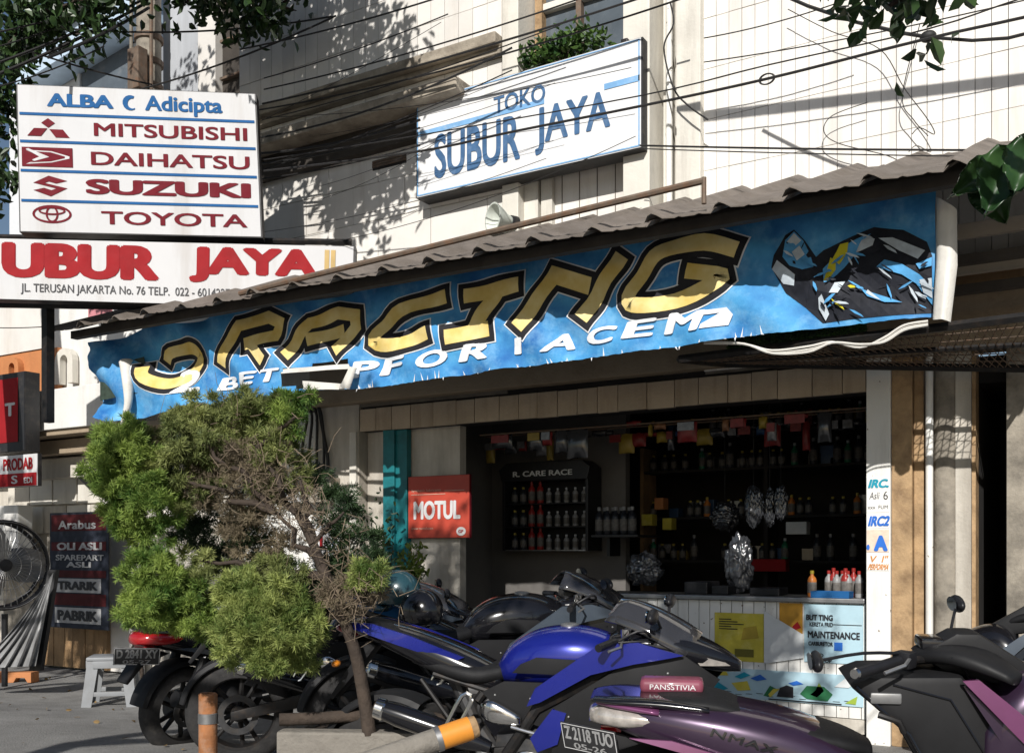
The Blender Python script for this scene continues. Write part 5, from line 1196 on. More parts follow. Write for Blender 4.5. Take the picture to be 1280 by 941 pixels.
    for s in (-1, 1):
        P_(curved_side([(.34, .93), (.40, .95), (.76, .52), (.72, .36), (.50, .36), (.56, .60)], s, .175, .03, .016, .62, .35), 'front_panel', body, t)
        P_(curved_side([(.33, .955), (.385, .96), (.86, .58), (.84, .52), (.70, .58), (.50, .78)], s, .195, .028, .014, .72, .3), 'front_stripe', stripe, t)
        P_(MB().tube([(.62, s*.07, .70), (.68, s*.08, .28)], .018, 10), 'fork', M_chrome, t)
        P_(H(MB().tube([(.36, s*.08, 1.02), (.33, s*.22, 1.03)], .014, 8)), 'handlebar', M_blackmetal, t); P_(H(MB().tube([(.33, s*.21, 1.03), (.26, s*.38, 1.0)], .020, 12)), 'grip', M_black, t)
        P_(H(MB().lathe([(.017, -.012), (.021, 0), (.017, .012)], 'y', (.257, s*.39, 1.0), 12)), 'bar_end', M_chrome, t)
        P_(H(MB().tube([(.36, s*.19, 1.04), (.385, s*.28, 1.03), (.35, s*.36, 1.01)], .007, 6)), 'brake_lever', M_alu, t)
        P_(H(MB().box((.30, s*.15, 1.0), (.37, s*.215, 1.06), .012)), 'switch_box', M_black, t)
        mirror(t, H0 @ Vector((.34, s*.17, 1.05)), H0 @ Vector((.20, s*.56, 1.06)) if s < 0 else H0 @ Vector((.26, s*.42, 1.16)), 0, .095, .034)
    P_(H(MB().body([(.24, 0, .985, .05, .02), (.32, 0, 1.02, .09, .032), (.44, 0, 1.04, .105, .036), (.56, 0, 1.02, .09, .032), (.66, 0, .98, .05, .02)], 18, 2.6, 4)), 'handlebar_cover', M_matte, t, 'all')
    P_(MB().prism([(.30, .96), (.20, 1.02), (.34, 1.10), (.42, 1.10), (.70, .92), (.64, .88)], -.075, .075, 'xz', .02), 'dash_cowl', M_matte, t)
    P_(MB().box((.22, -.07, 1.035), (.34, .07, 1.075), .012), 'instrument', M_gloss, t)
    P_(curved_side([(.70, .80), (.86, .68), (.90, .68), (.84, .76), (.74, .86)], -1, .12, .02, .012, .75, .2), 'headlight', M_lens, t); P_(curved_side([(.70, .80), (.86, .68), (.90, .68), (.84, .76), (.74, .86)], 1, .12, .02, .012, .75, .2), 'headlight', M_lens, t)
    P_(arc_guard(.68, .28, .315, 30, 165, .15), 'front_mudguard', body, t)
    if text_:
        vs, fs = text_polys(text_, .02, 1.1)
        for s in (-1,):
            me = bpy.data.meshes.new('lettering'); V = []
            for a, c, q_ in vs:
                x = -.56 + .24*float(a) + .012*float(c); z = .735 - .055*float(a) + .026*float(c); zc, hz, hy = (.735+(x+.68)*(-.21), .10+(x+.68)*.13, .19+(x+.68)*.09)
                q = max(-1, min(1, (z-zc)/hz)); y = hy*(1-abs(q)**3)**(1/3)
                V.append((x, -y-.006-.0004*float(q_), z))
            me.from_pydata(V, [], fs); me.materials.append(M_gloss); link('lettering', me, t)
    return t
nm = scooter('scooter', 'purple scooter in the foreground with a clear tail light and number plate', M_purple, M_pink, 'parked motorcycles', 'NMAX', ('Z 2118 TUO', '05-26'), R(-38))
place(nm, pxX(850, 3.70), 3.70, pxX(850, 3.70)+1.33, 3.46, -.67, .68); nm.scale = (.91, .95, .94); nm.location.x -= .05; nm.location.y -= .03; lean(nm, 5)
pk = MB().box((-.15, -.05, 0), (.10, .05, .055), .02)
o = P_(pk, 'backrest_pad', mat('maroon_pad', (0.22, 0.055, 0.085), 0.45, coat=.3), nm, 'all'); o.location = (-.68, .02, .842)
vs, fs = text_polys('PANSSTIVIA', .0); me = bpy.data.meshes.new('lettering'); me.from_pydata([(-.11+.18*float(a), -.0515-.0003*float(q_), .018+.02*float(c)) for a, c, q_ in vs], [], fs); me.materials.append(M_platew); link('lettering', me, o)
b2 = scooter('scooter', 'blue-black scooter with red tail light and white-lettered plate, farthest left by the stool', M_gloss, M_bluegrey, 'parked motorcycles', None, ('D 2841 XY', '05-27'), 0.0, M_redlens)
place(b2, pxX(222, 6.9), 6.9, pxX(222, 6.9)+.80, 7.95, -.67, .68, sc=1.06); lean(b2, 5)
s2 = scooter('scooter', 'black scooter half hidden in the dark at the right edge behind the purple scooter', M_gloss, M_bluegrey, 'parked motorcycles')
place(s2, pxX(1225, 5.9)+1.15, 5.2, pxX(1225, 5.9), 5.9, -.67, .68); lean(s2, 4)
# helmets resting on the motorcycles
def helmet(label, c, m, rz):
    t = thing('helmet', label, 'helmet', c, rz, 'helmets on the motorcycles')
    b = MB(); rings = []
    for i in range(11):
        th_ = math.pi*(.02+.66*i/10); rings.append([(.135*math.sin(th_)*math.cos(a), .115*math.sin(th_)*math.sin(a), .12+.125*math.cos(th_)) for a in [2*math.pi*k/20 for k in range(20)]])
    P_(b.loft(rings), 'shell', m, t, 'all')
    P_(MB().sphere((.035, 0, .10), (.108, .112, .055), 16, 8), 'visor', M_screen, t, 'all'); P_(MB().body([(.06, 0, .03, .10, .02), (.12, 0, .035, .07, .025), (.14, 0, .04, .02, .015)], 12, 2.4, 3), 'chin_bar', m, t, 'all')
h1 = atd(497, 762, 5.6); helmet('dark teal helmet with red trim on the motorcycle seat by the leafy plant', (h1.x, h1.y, h1.z-.02), mat('teal_helmet', (0.02, 0.06, 0.075), 0.25, coat=.8), R(200))
h2 = atd(527, 777, 5.5); helmet('black helmet lying beside the teal helmet', (h2.x, h2.y, h2.z-.06), M_gloss, R(160))
# ================================================================ things at the left
g0 = at(143, 880, -1.59)
def gpt(px, py, z=0.0):
    d = ray(px, py); return CAM + d*((z-CAM.z)/d.z)
c = gpt(141, 880); st = thing('plastic_stool', 'grey plastic stool standing on the forecourt by the leftmost motorcycle', 'stool', (c.x, c.y, 0), TH + R(12))
def LP(mb, name, m, par=None, sm=35): return mb.build(name, m, par, sm, world=False)
hh = .45
LP(MB().box((-.20, -.17, hh-.035), (.20, .17, hh), .014), 'seat', M_greyplastic, st)
for sx in (-1, 1):
    for sy in (-1, 1):
        b = MB(); b.loft([[(sx*(.19-w_), sy*(.16-v_), hh-.036) for w_, v_ in ((0, 0), (.10, 0), (.10, .02), (.02, .02), (.02, .09), (0, .09))], [(sx*(.235-w_), sy*(.20-v_), 0) for w_, v_ in ((0, 0), (.085, 0), (.085, .018), (.018, .018), (.018, .08), (0, .08))]])
        LP(b, 'leg', M_greyplastic, st)
for sy in (-1, 1): LP(MB().box((-.14, sy*.172-.006, hh-.10), (.14, sy*.172+.006, hh-.034), .004), 'apron', M_greyplastic, st); LP(MB().box((-.17, sy*.178-.007, .10), (.17, sy*.178+.007, .14), .004), 'brace', M_greyplastic, st)
for sx in (-1, 1): LP(MB().box((sx*.205-.006, -.11, hh-.10), (sx*.205+.006, .11, hh-.034), .004), 'apron', M_greyplastic, st)
# big floor fan
fc = atd(0, 706, 10.2); fan = thing('floor_fan', 'large black wire-guarded floor fan at the left edge', 'fan', (fc.x, fc.y, 0))
FR = .44; rotf = Matrix.Translation(fc) @ Matrix.Rotation(TH+R(48), 4, 'Z')
LP(MB().tube([(FR*math.cos(a), -.10, FR*math.sin(a)) for a in [2*math.pi*k/36 for k in range(37)]], .022, 8).xf(rotf), 'guard_ring', M_black, fan); LP(MB().tube([(FR*math.cos(a), .10, FR*math.sin(a)) for a in [2*math.pi*k/36 for k in range(37)]], .022, 8).xf(rotf), 'guard_ring', M_black, fan)
b = MB()
for k in range(40):
    a = 2*math.pi*k/40; b.tube([(.06*math.cos(a), -.14, .06*math.sin(a)), (.3*math.cos(a), -.16, .3*math.sin(a)), (FR*math.cos(a), -.10, FR*math.sin(a))], .004, 4)
for r_ in (.15, .25, .35, .44): b.tube([(r_*math.cos(a), -.155, r_*math.sin(a)) for a in [2*math.pi*k/30 for k in range(31)]], .003, 4)
LP(b.xf(rotf), 'wire_guard', M_alu, fan)['kind'] = 'stuff'
LP(MB().lathe([(.001, -.17), (.06, -.165), (.07, -.12), (.07, .16), (.001, .17)], 'y', (0, 0, 0), 18).xf(rotf), 'motor', M_black, fan)
for k in range(3):
    a0 = 2*math.pi*k/3; rings = []
    for i in range(6):
        r_ = .07+.40*i/5; w_ = .10+.12*math.sin(math.pi*(i+1)/7); rings.append([(r_*math.cos(a0+q*w_/r_*.9), q*.07, r_*math.sin(a0+q*w_/r_*.9)) for q in (-1, -.3, .3, 1)] + [(r_*math.cos(a0+q*w_/r_*.9), q*.07+.006, r_*math.sin(a0+q*w_/r_*.9)) for q in (1, .3, -.3, -1)])
    LP(MB().loft(rings).xf(rotf), 'blade', M_alu, fan)
LP(MB().tube([(fc.x, fc.y+.05, fc.z-.5), (fc.x, fc.y+.05, .02)], .03, 10), 'stand', M_black, fan, 35).matrix_parent_inverse = Matrix.Identity(4)
for o in fan.children: o.matrix_parent_inverse = Matrix.Translation(fan.location).inverted()
cw = at(20, 660, -.25); tag(MB().box((cw.x-.9, -.42, 1.15), (cw.x+.30, -.22, 1.95), .02).build('white_cabinet', M_wc), 'white cabinet against the wall behind the floor fan', 'cabinet')
# draped sheet over a leaning black board
dp = 9.6; sh_ = thing('draped_sheet', 'crumpled silver-grey sheet draped beside a leaning black board', 'sheet', atd(30, 838, dp))
apex = atd(66, 716, dp); b = MB(); rings = []
for i in range(15):
    f = i/14; row_ = []
    for j in range(41):
        q = j/40; base = atd(-40+84*q, 836-4*q, dp-.15); p = apex.lerp(base, f); n_ = (CAM-p).normalized()
        row_.append(p + n_*(.05*f*math.sin(q*34+f*3)+.02*f*math.sin(q*71)) + Vector((0, 0, -.10*math.sin(math.pi*f)*(1-q))))
    rings.append(row_ + [p + Vector((0, .006, 0)) for p in row_[::-1]])
b.loft(rings).build('cloth', mat('silver_sheet', (0.30, 0.30, 0.30), 0.55, var=0.3, scale=5, metal=.2, bump=0.4, bscale=14), sh_, 60)
q = [atd(60, 712, dp+.1), atd(70, 712, dp+.1), atd(50, 838, dp+.02), atd(36, 838, dp+.02)]
lb = MB().add([p for p in q]+[p+Vector((0, .04, 0)) for p in q], [(0, 1, 2, 3), (7, 6, 5, 4), (0, 4, 5, 1), (1, 5, 6, 2), (2, 6, 7, 3), (3, 7, 4, 0)]).build('leaning_board', M_black); tag(lb, 'narrow black board leaning beside the silver sheet', 'board')
c = gpt(20, 852); br = thing('brick_block', 'orange brick block on the ground at the left edge', 'brick', (c.x, c.y, 0))
mb_ = MB().prism([(-.28, 0), (.0, 0), (.03, .05), (.12, .05), (.15, 0), (.22, 0), (.22, .11), (-.28, .11)], -.06, .06, 'xz', .005).xf(Matrix.Translation(c) @ Matrix.Rotation(TH, 4, 'Z')); mb_.build('block', M_orange, br)
# workshop poster of the neighbour
t, P, nn = wallsign('workshop_poster', 'dark hanging poster with red and blue bands listing oil and spare parts', 62, 641, 136, 788, -.42, mat('poster_dark', (0.03, 0.035, 0.05), 0.6, var=.3, spec=.2), M_signblack, .02)
M_pr = mat('poster_dull_red', (0.075, 0.013, 0.015), 0.6, var=.3, spec=.2); M_pt = mat('poster_grey_print', (0.42, 0.42, 0.42), 0.6, var=.2, spec=.2)
for (y0, y1) in ((.84, .98), (.67, .745), (.44, .50), (.20, .30)): shape(t, P, 'band', rect(.04, y0, .96, y1), M_pr, .004)
for (s_, x0, x1, y0, y1, bd) in (('Arabus', .16, .80, .855, .93, .03), ('OLI ASLI', .14, .90, .675, .74, .05), ('SPAREPART', .12, .93, .585, .635, .03), ('ASLI', .30, .72, .525, .575, .04)): onboard(t, P, 'lettering', s_, M_pt, x0, x1, y0, y1, bd, .008)
for (s_, y0, y1) in (('TRARIK', .325, .415), ('PABRIK', .06, .165)):
    shape(t, P, 'panel', rect(.10, y0-.015, .88, y1+.015), M_pt, .004); onboard(t, P, 'lettering', s_, M_ink, .15, .83, y0+.008, y1-.008, .06, .010)
# rusty post and leaning pole in the foreground
c = atd(260, 800, 5.0); po = thing('rusty_post', 'short rusty orange post with a silver band in front of the left motorcycles', 'post', (c.x, c.y, .1))
M_rp = mat('rust_orange', (0.36, 0.15, 0.06), 0.8, var=.3, scale=10, dirt=((0.35, 0.30, 0.25), .7, 12), bump=.3)
zt3 = atd(260, 866, 5.0).z
MB().lathe([(.046, .1), (.046, zt3-.006), (.040, zt3), (.032, zt3), (.030, zt3-.05)], 'z', (c.x, c.y, 0), 18).build('shaft', M_rp, po, True)
MB().lathe([(.047, zt3-.15), (.049, zt3-.148), (.049, zt3-.10), (.047, zt3-.098)], 'z', (c.x, c.y, 0), 18, False).build('band', M_alu, po, True)
a, e_ = atd(415, 968, 3.55), atd(598, 906, 3.7); pp_ = thing('leaning_pole', 'grey pole with an orange collar leaning up from the bottom edge', 'pole', (a.x, a.y, .1))
dv = (e_-a)
base_ = a - dv*( (a.z-.1)/dv.z ) if dv.z > 0 else a
MB().tube([base_, a + dv*.72], .043, 16).build('shaft', M_conc, pp_, True); MB().tube([a + dv*.70, a + dv*.735], .048, 16).build('ring', M_alu, pp_, True)
MB().tube([a + dv*.725, a + dv*.94], .045, 16).build('collar', mat('orange_plastic', (0.62, 0.24, 0.03), .45, var=.2, dirt=((.2, .1, .05), .4, 12)), pp_, True); MB().tube([a + dv*.93, a + dv*.985, e_], [.043, .040, .022], 16).build('cap', M_brown, pp_, True)
# ================================================================ shop front fittings
def wbox(name, label, cat, px0, py0, px1, py1, Y, dep, m):
    x0, x1, z0, z1 = pxquad(px0, py0, px1, py1, Y); t = thing(name, label, cat, ((x0+x1)/2, Y, z0)); MB().box((x0, Y-dep, z0), (x1, Y, z1), .006).build('case', m, t); return t, x0, x1, z0, z1
t, x0, x1, z0, z1 = wbox('meter_box', 'grey electricity meter box with black cables above on the wall left of the shop opening', 'meter', 366, 600, 425, 628, .015, .14, M_grime)
MB().box((x0+.01, -.135, z0+.01), (x0+.24, -.126, z1-.01), .002).build('face_plate', M_signw, t); MB().lathe([(.001, -.145), (.06, -.143), (.065, -.135)], 'y', (x0+.13, 0, (z0+z1)/2), 20).build('dial', M_black, t, True)
for k in range(4): MB().tube([at(380+k*8, 602, -.02), at(378+k*9, 560, -.03), at(384+k*6, 520, -.03), at(376+k*6, 498, -.03)], .014, 8, smoothn=4).build('cable', M_cable, t, True)
MB().tube([at(408, 604, -.02), at(410, 575, -.03), at(404, 540, -.03), at(398, 505, -.03)], .017, 8, smoothn=4).build('cable', M_cable, t, True)
t, x0, x1, z0, z1 = wbox('tool_board', 'white board with hanging screwdriver below the meter box', 'board', 393, 655, 427, 762, .012, .03, M_signw)
xm = (x0+x1)/2-.05; MB().tube([(xm, -.03, z1-.12), (xm, -.03, z1-.24)], .016, 8).build('screwdriver_handle', M_red, t, True); MB().tube([(xm, -.03, z1-.24), (xm, -.03, z1-.38)], .005, 6).build('screwdriver_blade', M_alu, t, True)
MB().tube([(xm+.16, -.03, z1-.14), (xm+.16, -.03, z1-.24)], .014, 8).build('tool_handle', M_signblue, t, True)
# pale board lying behind the motorcycles
q = [atd(540, 744, 6.9), atd(578, 744, 6.9), atd(560, 762, 6.6), atd(500, 764, 6.6)]; zq = sum(p.z for p in q)/4
tb = thing('side_table', 'small pale-topped table behind the motorcycle helmets', 'table', (q[3].x, q[3].y, 0)); q = [Vector((p.x, p.y, zq)) for p in q]
MB().add([p for p in q]+[p-Vector((0, 0, .025)) for p in q], [(0, 1, 2, 3), (7, 6, 5, 4), (0, 4, 5, 1), (1, 5, 6, 2), (2, 6, 7, 3), (3, 7, 4, 0)]).build('top', mat('pale_blue_board', (0.50, 0.54, 0.58), .5), tb)
cq = sum(q, Vector())/4
for p in q: e2 = p.lerp(cq, .12); MB().tube([(e2.x, e2.y, gz(e2.y)), (e2.x, e2.y, zq-.026)], .018, 8).build('leg', M_blackmetal, tb, True)
# ---- stickers on the pillar
def sticker(py0, py1, m, rows, px0=1084, px1=1112):
    x0, x1, z0, z1 = pxquad(px0, py0, px1, py1, 0); o = MB().box((.004, -.004, z0), (x1-.003, -.0005, z1)).build('sticker', m, shop)
    for (s_, mm, a0, a1, c0, c1, bd, sh2) in rows:
        W_, H_ = x1-.007, z1-z0; text('lettering', s_, mm, o, (.004+W_*a0, -.006, z0+H_*c0), (W_*(a1-a0), 0, 0), (0, 0, H_*(c1-c0)), bd, sh2, 0)
M_cyan = mat('cyan_print', (0.01, 0.30, 0.42), .5); M_bp = mat('bright_blue_print', (0.02, 0.14, 0.55), .5); M_op = mat('orange_print', (0.62, 0.25, 0.06), .5)
M_stk = mat('sticker_white', (0.78, 0.77, 0.74), .5, var=.05); M_stko = mat('sticker_peach', (0.75, 0.60, 0.48), .5, var=.15, scale=20)
sticker(597, 640, M_stk, [('IRC.', M_cyan, .05, .98, .70, .95, .06, .12), ('Asli', M_ink, .12, .55, .38, .58, .0, .1), ('6', M_ink, .75, .95, .36, .60, .0, 0), ('xxx  FUM', M_ink, .05, .95, .10, .2, .0, 0)])
sticker(642, 660, M_stk, [('IRC2', M_bp, .05, .98, .15, .85, .06, .12)])
sticker(662, 690, M_stko, [('A', M_bp, .32, .95, .05, .75, .08, 0), ('.', M_bp, .0, .14, .1, .35, .08, 0)])
sticker(692, 713, M_stk, [('V  I"', M_op, .1, .9, .5, .9, .02, .1), ('PERFORMA', M_op, .05, .95, .05, .4, .04, .1)])
# ---- counter with posters
CY = .12; cx0, cx1, cz = uu(748, CY), -.03, 1.045
ctr = thing('shop_counter', 'long shop counter with ribbed white front under posters', 'counter', ((cx0+cx1)/2, CY+.2, .03))
MB().box((cx0-.04, CY-.04, cz-.03), (cx1, CY+.5, cz+.005), .006).build('top', M_alu, ctr)
MB().box((cx0, CY+.012, .05), (cx1, CY+.45, cz-.032)).build('body', M_inwall, ctr)
x = cx0
while x < cx1-.02: MB().box((x, CY, .16), (min(x+.085, cx1), CY+.011, cz-.034), .003).build('slat', M_white, ctr); x += .09
MB().box((cx0, CY-.012, .05), (cx1, CY+.011, .155), .004).build('plinth', M_plaster, ctr)
def poster(name, label, px0, py0, px1, py1, Y, m, dep=.008):
    a = at(px0, py0, Y); c_ = at(px1, py1, Y)
    return board(name, label, 'poster', (a.x, Y, a.z), (c_.x, Y, a.z), (c_.x, Y, c_.z), (a.x, Y, c_.z), dep, m, m)
M_yel = mat('yellow_print', (0.62, 0.52, 0.06), .6, var=.2, scale=6, dirt=((.75, .70, .35), .5, 8)); M_lbl = mat('pale_blue_print', (0.42, 0.60, 0.68), .6, var=.12, scale=3, dirt=((.6, .68, .7), .5, 4)); M_grn = mat('green_print', (0.02, 0.16, 0.06), .6, var=.3)
M_lim = mat('lime_print', (0.30, 0.42, 0.05), .6, var=.2); M_pap = mat('paper_white', (0.66, 0.68, 0.68), .6, var=.06, dirt=((.4, .42, .42), .4, 5))
t, P, nn = poster('poster', 'yellow poster with olive patch on the counter front', 893, 765, 955, 828, CY-.008, M_yel)
shape(t, P, 'patch', rect(.42, .10, .80, .26), mat('olive_print', (.16, .14, .02), .6)); shape(t, P, 'patch', [(.30, .0), (.02, .10), (.2, .2), (.45, .12)], M_lbl)
for k in range(5): shape(t, P, 'print_line', rect(.1, .86-.05*k, .35+.25*((k*7) % 3)/2, .878-.05*k), M_ink)
shape(t, P, 'patch', [(.55, .45), (.9, .5), (.85, .75), (.6, .7)], mat('ochre_print', (.45, .33, .04), .6))
t, P, nn = poster('poster', 'orange poster on the counter front beside the maintenance board', 974, 753, 1003, 792, CY-.008, mat('orange_poster', (0.55, 0.28, 0.03), .6, var=.25, scale=8))
shape(t, P, 'patch', [(.5, .05), (.95, .2), (.8, .4), (.6, .25)], M_red)
a = [at(px, py, CY-.022) for px, py in ((955, 763), (1004, 793), (1004, 822), (955, 829))]
wp = flat('white_sheet', a, M_pap, None, .004); tag(wp, 'slanted white sheet pinned between the yellow and orange posters', 'poster')
t, P, nn = poster('poster', 'pale maintenance board with black lettering on the counter front by the pillar', 1005, 754, 1079, 831, CY-.012, M_lbl)
for (s_, x0, x1, y0, y1, bd) in (('BUT TING', .04, .50, .72, .82, .05), ('KERETA FRID', .10, .50, .62, .69, .03), ('MAINTENANCE', .07, .95, .42, .54, .035), ('CARBURETOR', .08, .50, .29, .36, .04), ('CC-ND', .05, .34, .10, .16, .02), ('TUNE UP', .10, .48, .01, .07, .04)): onboard(t, P, 'lettering', s_, M_ink, x0, x1, y0, y1, bd, .006)
shape(t, P, 'patch', rect(.52, .22, .66, .36), M_bp); shape(t, P, 'line', rect(.50, .655, .98, .665), M_ink)
t, P, nn = poster('poster', 'wide pale blue poster with green shapes along the counter foot', 872, 832, 1079, 884, CY-.014, M_lbl)
for pts, m in (([(.0, .9), (.18, .95), (.20, .75), (.05, .7)], M_yel), ([(.34, .70), (.40, .85), (.44, .70), (.38, .62)], M_bp), ([(.57, .62), (.62, .72), (.66, .62), (.60, .55)], M_bp), ([(.42, .15), (.46, .50), (.50, .40), (.46, .12)], M_grn), ([(.50, .15), (.60, .15), (.60, .50), (.56, .55), (.52, .45)], M_ink),
               ([(.64, .30), (.68, .15), (.80, .12), (.83, .35), (.78, .58), (.68, .58)], M_grn), ([(.70, .30), (.74, .22), (.78, .45), (.75, .70), (.73, .45)], M_lim), ([(.46, .10), (.52, .42), (.48, .40), (.45, .2)], M_yel), ([(.90, .1), (.96, .08), (.97, .35), (.94, .25)], M_lim), ([(.22, .50), (.32, .60), (.34, .30), (.26, .25)], M_yel)): shape(t, P, 'patch', pts, m, .006)
shape(t, P, 'line', rect(.45, .03, .88, .07), M_ink)
for k in range(14): shape(t, P, 'print_line', rect(.05+.065*k, .12+.04*(k % 3), .09+.065*k, .135+.04*(k % 3)), M_ink, .004)
for pts, m in (([(.02, .25), (.12, .55), (.2, .3), (.1, .1)], M_cyan), ([(.24, .72), (.30, .9), (.34, .8), (.28, .66)], M_cyan), ([(.84, .6), (.9, .9), (.97, .8), (.92, .6)], M_pap)): shape(t, P, 'patch', pts, m, .008)
# ---- goods: one bottle shape, many bottles
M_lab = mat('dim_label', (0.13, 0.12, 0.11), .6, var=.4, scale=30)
def bottle_meshes(capm, bodym, r=.035, h=.17):
    return (MB().lathe([(r*.9, 0), (r, .008), (r, h*.62), (r*.85, h*.72), (r*.38, h*.82), (r*.36, h*.88)], 'z', (0, 0, 0), 12).mesh('bottle', bodym, 40), MB().lathe([(r*.45, h*.88), (r*.45, h), (r*.3, h*1.01)], 'z', (0, 0, 0), 10).mesh('cap', capm, 40), MB().lathe([(r*1.01, h*.15), (r*1.02, h*.16), (r*1.02, h*.55), (r*1.01, h*.56)], 'z', (0, 0, 0), 12, False).mesh('label_band', M_lab, 40))
M_oil = mat('dark_bottle', (0.02, 0.022, 0.028), .3); M_bw2 = mat('white_bottle', (0.26, 0.26, 0.26), .4); M_rb = mat('red_bottle', (0.28, 0.02, 0.017), .35); M_gb = mat('green_bottle', (0.02, 0.16, 0.08), .3); M_cy2 = mat('yellow_cap', (0.36, 0.28, 0.03), .4); M_gcap = mat('grey_cap', (0.45, 0.46, 0.48), .4); M_ob = mat('orange_bottle', (0.50, 0.16, 0.03), .4)
BK = {'dark': bottle_meshes(M_cy2, M_oil), 'white': bottle_meshes(M_gcap, M_bw2, .03, .15), 'red': bottle_meshes(M_rb, M_rb, .035, .22), 'grey': bottle_meshes(M_bw2, M_oil, .04, .26), 'green': bottle_meshes(M_gcap, M_gb, .035, .22), 'orange': bottle_meshes(M_cy2, M_ob, .035, .20), 'pet': bottle_meshes(M_rb, M_bw2, .032, .2)}
def bottle(kind, x, y, z, label, group, band=True):
    o = link('bottle', BK[kind][0]); o.location = (x, y, z); o.rotation_euler = (0, 0, rnd.uniform(0, 6)); tag(o, label, 'bottle', group)
    c_ = link('cap', BK[kind][1], o)
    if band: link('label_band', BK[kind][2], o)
rnd.seed(3)
# wall cabinet with rows of bottles
KY = 1.18; x0, x1, z0, z1 = pxquad(628, 588, 735, 688, KY)
kc = thing('display_cabinet', 'black wall cabinet with rows of small bottles in the dark shop', 'cabinet', ((x0+x1)/2, KY, z0))
MB().box((x0, KY, z0), (x0+.03, 1.48, z1), .004).build('side', M_black, kc); MB().box((x1-.03, KY, z0), (x1, 1.48, z1), .004).build('side', M_black, kc); MB().box((x0+.031, 1.45, z0), (x1-.031, 1.48, z1)).build('back', M_matte, kc)
MB().prism([(x0-.03, z1), (x0+.06, z1+.07), (x1-.06, z1+.07), (x1+.03, z1), (x1, z1-.12), (x0, z1-.12)], KY-.02, KY+.24, 'xz', .006).build('header', M_black, kc)
text('lettering', 'R. CARE RACE', M_pap, kc, (x0+.14, KY-.024, z1-.075), (x1-x0-.3, 0, 0), (0, 0, .055), .03)
hs = (z1-.12-z0)/3
for r_ in range(3):
    zs = z0 + .01 + r_*hs; MB().box((x0+.031, KY+.01, zs-.012), (x1-.031, 1.449, zs)).build('shelf', M_alu if r_ == 0 else M_black, kc)
    for k in range(9):
        xx = x0+.09+k*(x1-x0-.18)/8; bottle('white' if k > 3 else ('red' if k in (2, 3) else 'dark'), xx, KY+.10, zs+.001, 'small bottle in a row inside the black wall cabinet', 'bottles in the wall cabinet')
# small shelf with grey bottles
x0, x1, z0, z1 = pxquad(742, 676, 800, 668, .95); tsh = thing('wall_shelf', 'small dark shelf carrying tall grey bottles', 'shelf', ((x0+x1)/2, 1.0, z0)); MB().box((x0, .9, z0-.02), (x1, 1.45, z0)).build('board', M_black, tsh); MB().box((x0+.02, 1.2, z0-.2), (x0+.05, 1.44, z0-.021)).build('bracket', M_black, tsh)
for k in range(9): bottle('grey', x0+.05+(k % 5)*.085, .97+.12*(k//5), z0+.001, 'tall grey bottle crowded on the small dark shelf', 'bottles on the small shelf')
# dark shelving across the back right
SY = 2.3; X0, X1 = uu(800, SY), -.12
sv = thing('shelf_unit', 'dark shelving filling the back of the shop', 'shelf', ((X0+X1)/2, SY+.2, .03))
for xx in (X0, (X0+X1)/2, X1-.04): MB().box((xx, SY, .03), (xx+.04, SY+.35, 2.5)).build('upright', M_wood if xx == X0 else M_dark, sv)
LV = [zz(900, 645, SY), zz(900, 585, SY), zz(900, 540, SY), zz(900, 700, SY)]
for z_ in LV: MB().box((X0+.04, SY+.005, z_-.025), (X1-.04, SY+.35, z_)).build('board', M_dark, sv)
for j, z_ in enumerate(LV):
    k = X0+.12
    while k < X1-.1:
        kind = rnd.choice(('dark', 'dark', 'dark', 'green', 'grey') if j != 0 else ('dark', 'dark', 'orange'))
        if rnd.random() < .8: bottle(kind, k, SY+.08, z_+.001, {'dark': 'dark bottle with a yellow cap on the back shelving', 'green': 'green bottle on the back shelving', 'grey': 'tall grey bottle on the back shelving', 'orange': 'orange bottle on the back shelving'}[kind], 'bottles on the back shelving')
        k += rnd.choice((.085, .1, .13))
for (px, py, w_, m) in ((965, 706, .35, M_red), (1000, 660, .2, M_pap), (815, 650, .12, M_yel), (840, 655, .1, M_yel), (830, 630, .1, M_orange)):
    p = at(px, py, SY-.02); tag(MB().box((p.x-w_/2, SY-.16, p.z-.06), (p.x+w_/2, SY-.02, p.z+.06), .006).build('carton', m), {965: 'long red carton in the dark behind the counter', 1000: 'white carton on the back shelving', 815: 'yellow carton at the left end of the shelving', 840: 'second yellow carton at the left end of the shelving', 830: 'orange carton above the yellow cartons'}[px], 'carton')
# things on the counter
for k, (px, kind) in enumerate(((1015, 'orange'), (1036, 'pet'), (1046, 'pet'), (1053, 'pet'), (1060, 'pet'), (1067, 'red'), (1074, 'pet'), (1042, 'red'), (1057, 'red'))):
    bottle(kind, uu(px, CY+.18+.1*(k % 2)), CY+.18+.1*(k % 2), cz+.006, {'orange': 'orange bottle with yellow cap standing alone on the counter', 'pet': 'white bottle with a red cap in the cluster at the counter end', 'red': 'red bottle in the cluster at the counter end'}[kind], 'bottles on the counter')
x0, x1, z0, z1 = pxquad(1014, 744, 1062, 736, CY); tr_ = thing('blue_tray', 'flat blue plastic tray on the counter edge', 'tray', ((x0+x1)/2, CY+.05, cz)); MB().box((x0, CY-.02, cz+.006), (x1, CY+.13, cz+.018), .004).build('base', M_signblue, tr_)
for (a_, c_) in (((x0, CY-.02), (x1, CY-.012)), ((x0, CY+.122), (x1, CY+.13)), ((x0, CY-.011), (x0+.008, CY+.121)), ((x1-.008, CY-.011), (x1, CY+.121))): MB().box((a_[0], a_[1], cz+.0185), (c_[0], c_[1], cz+.055)).build('rim', M_signblue, tr_)
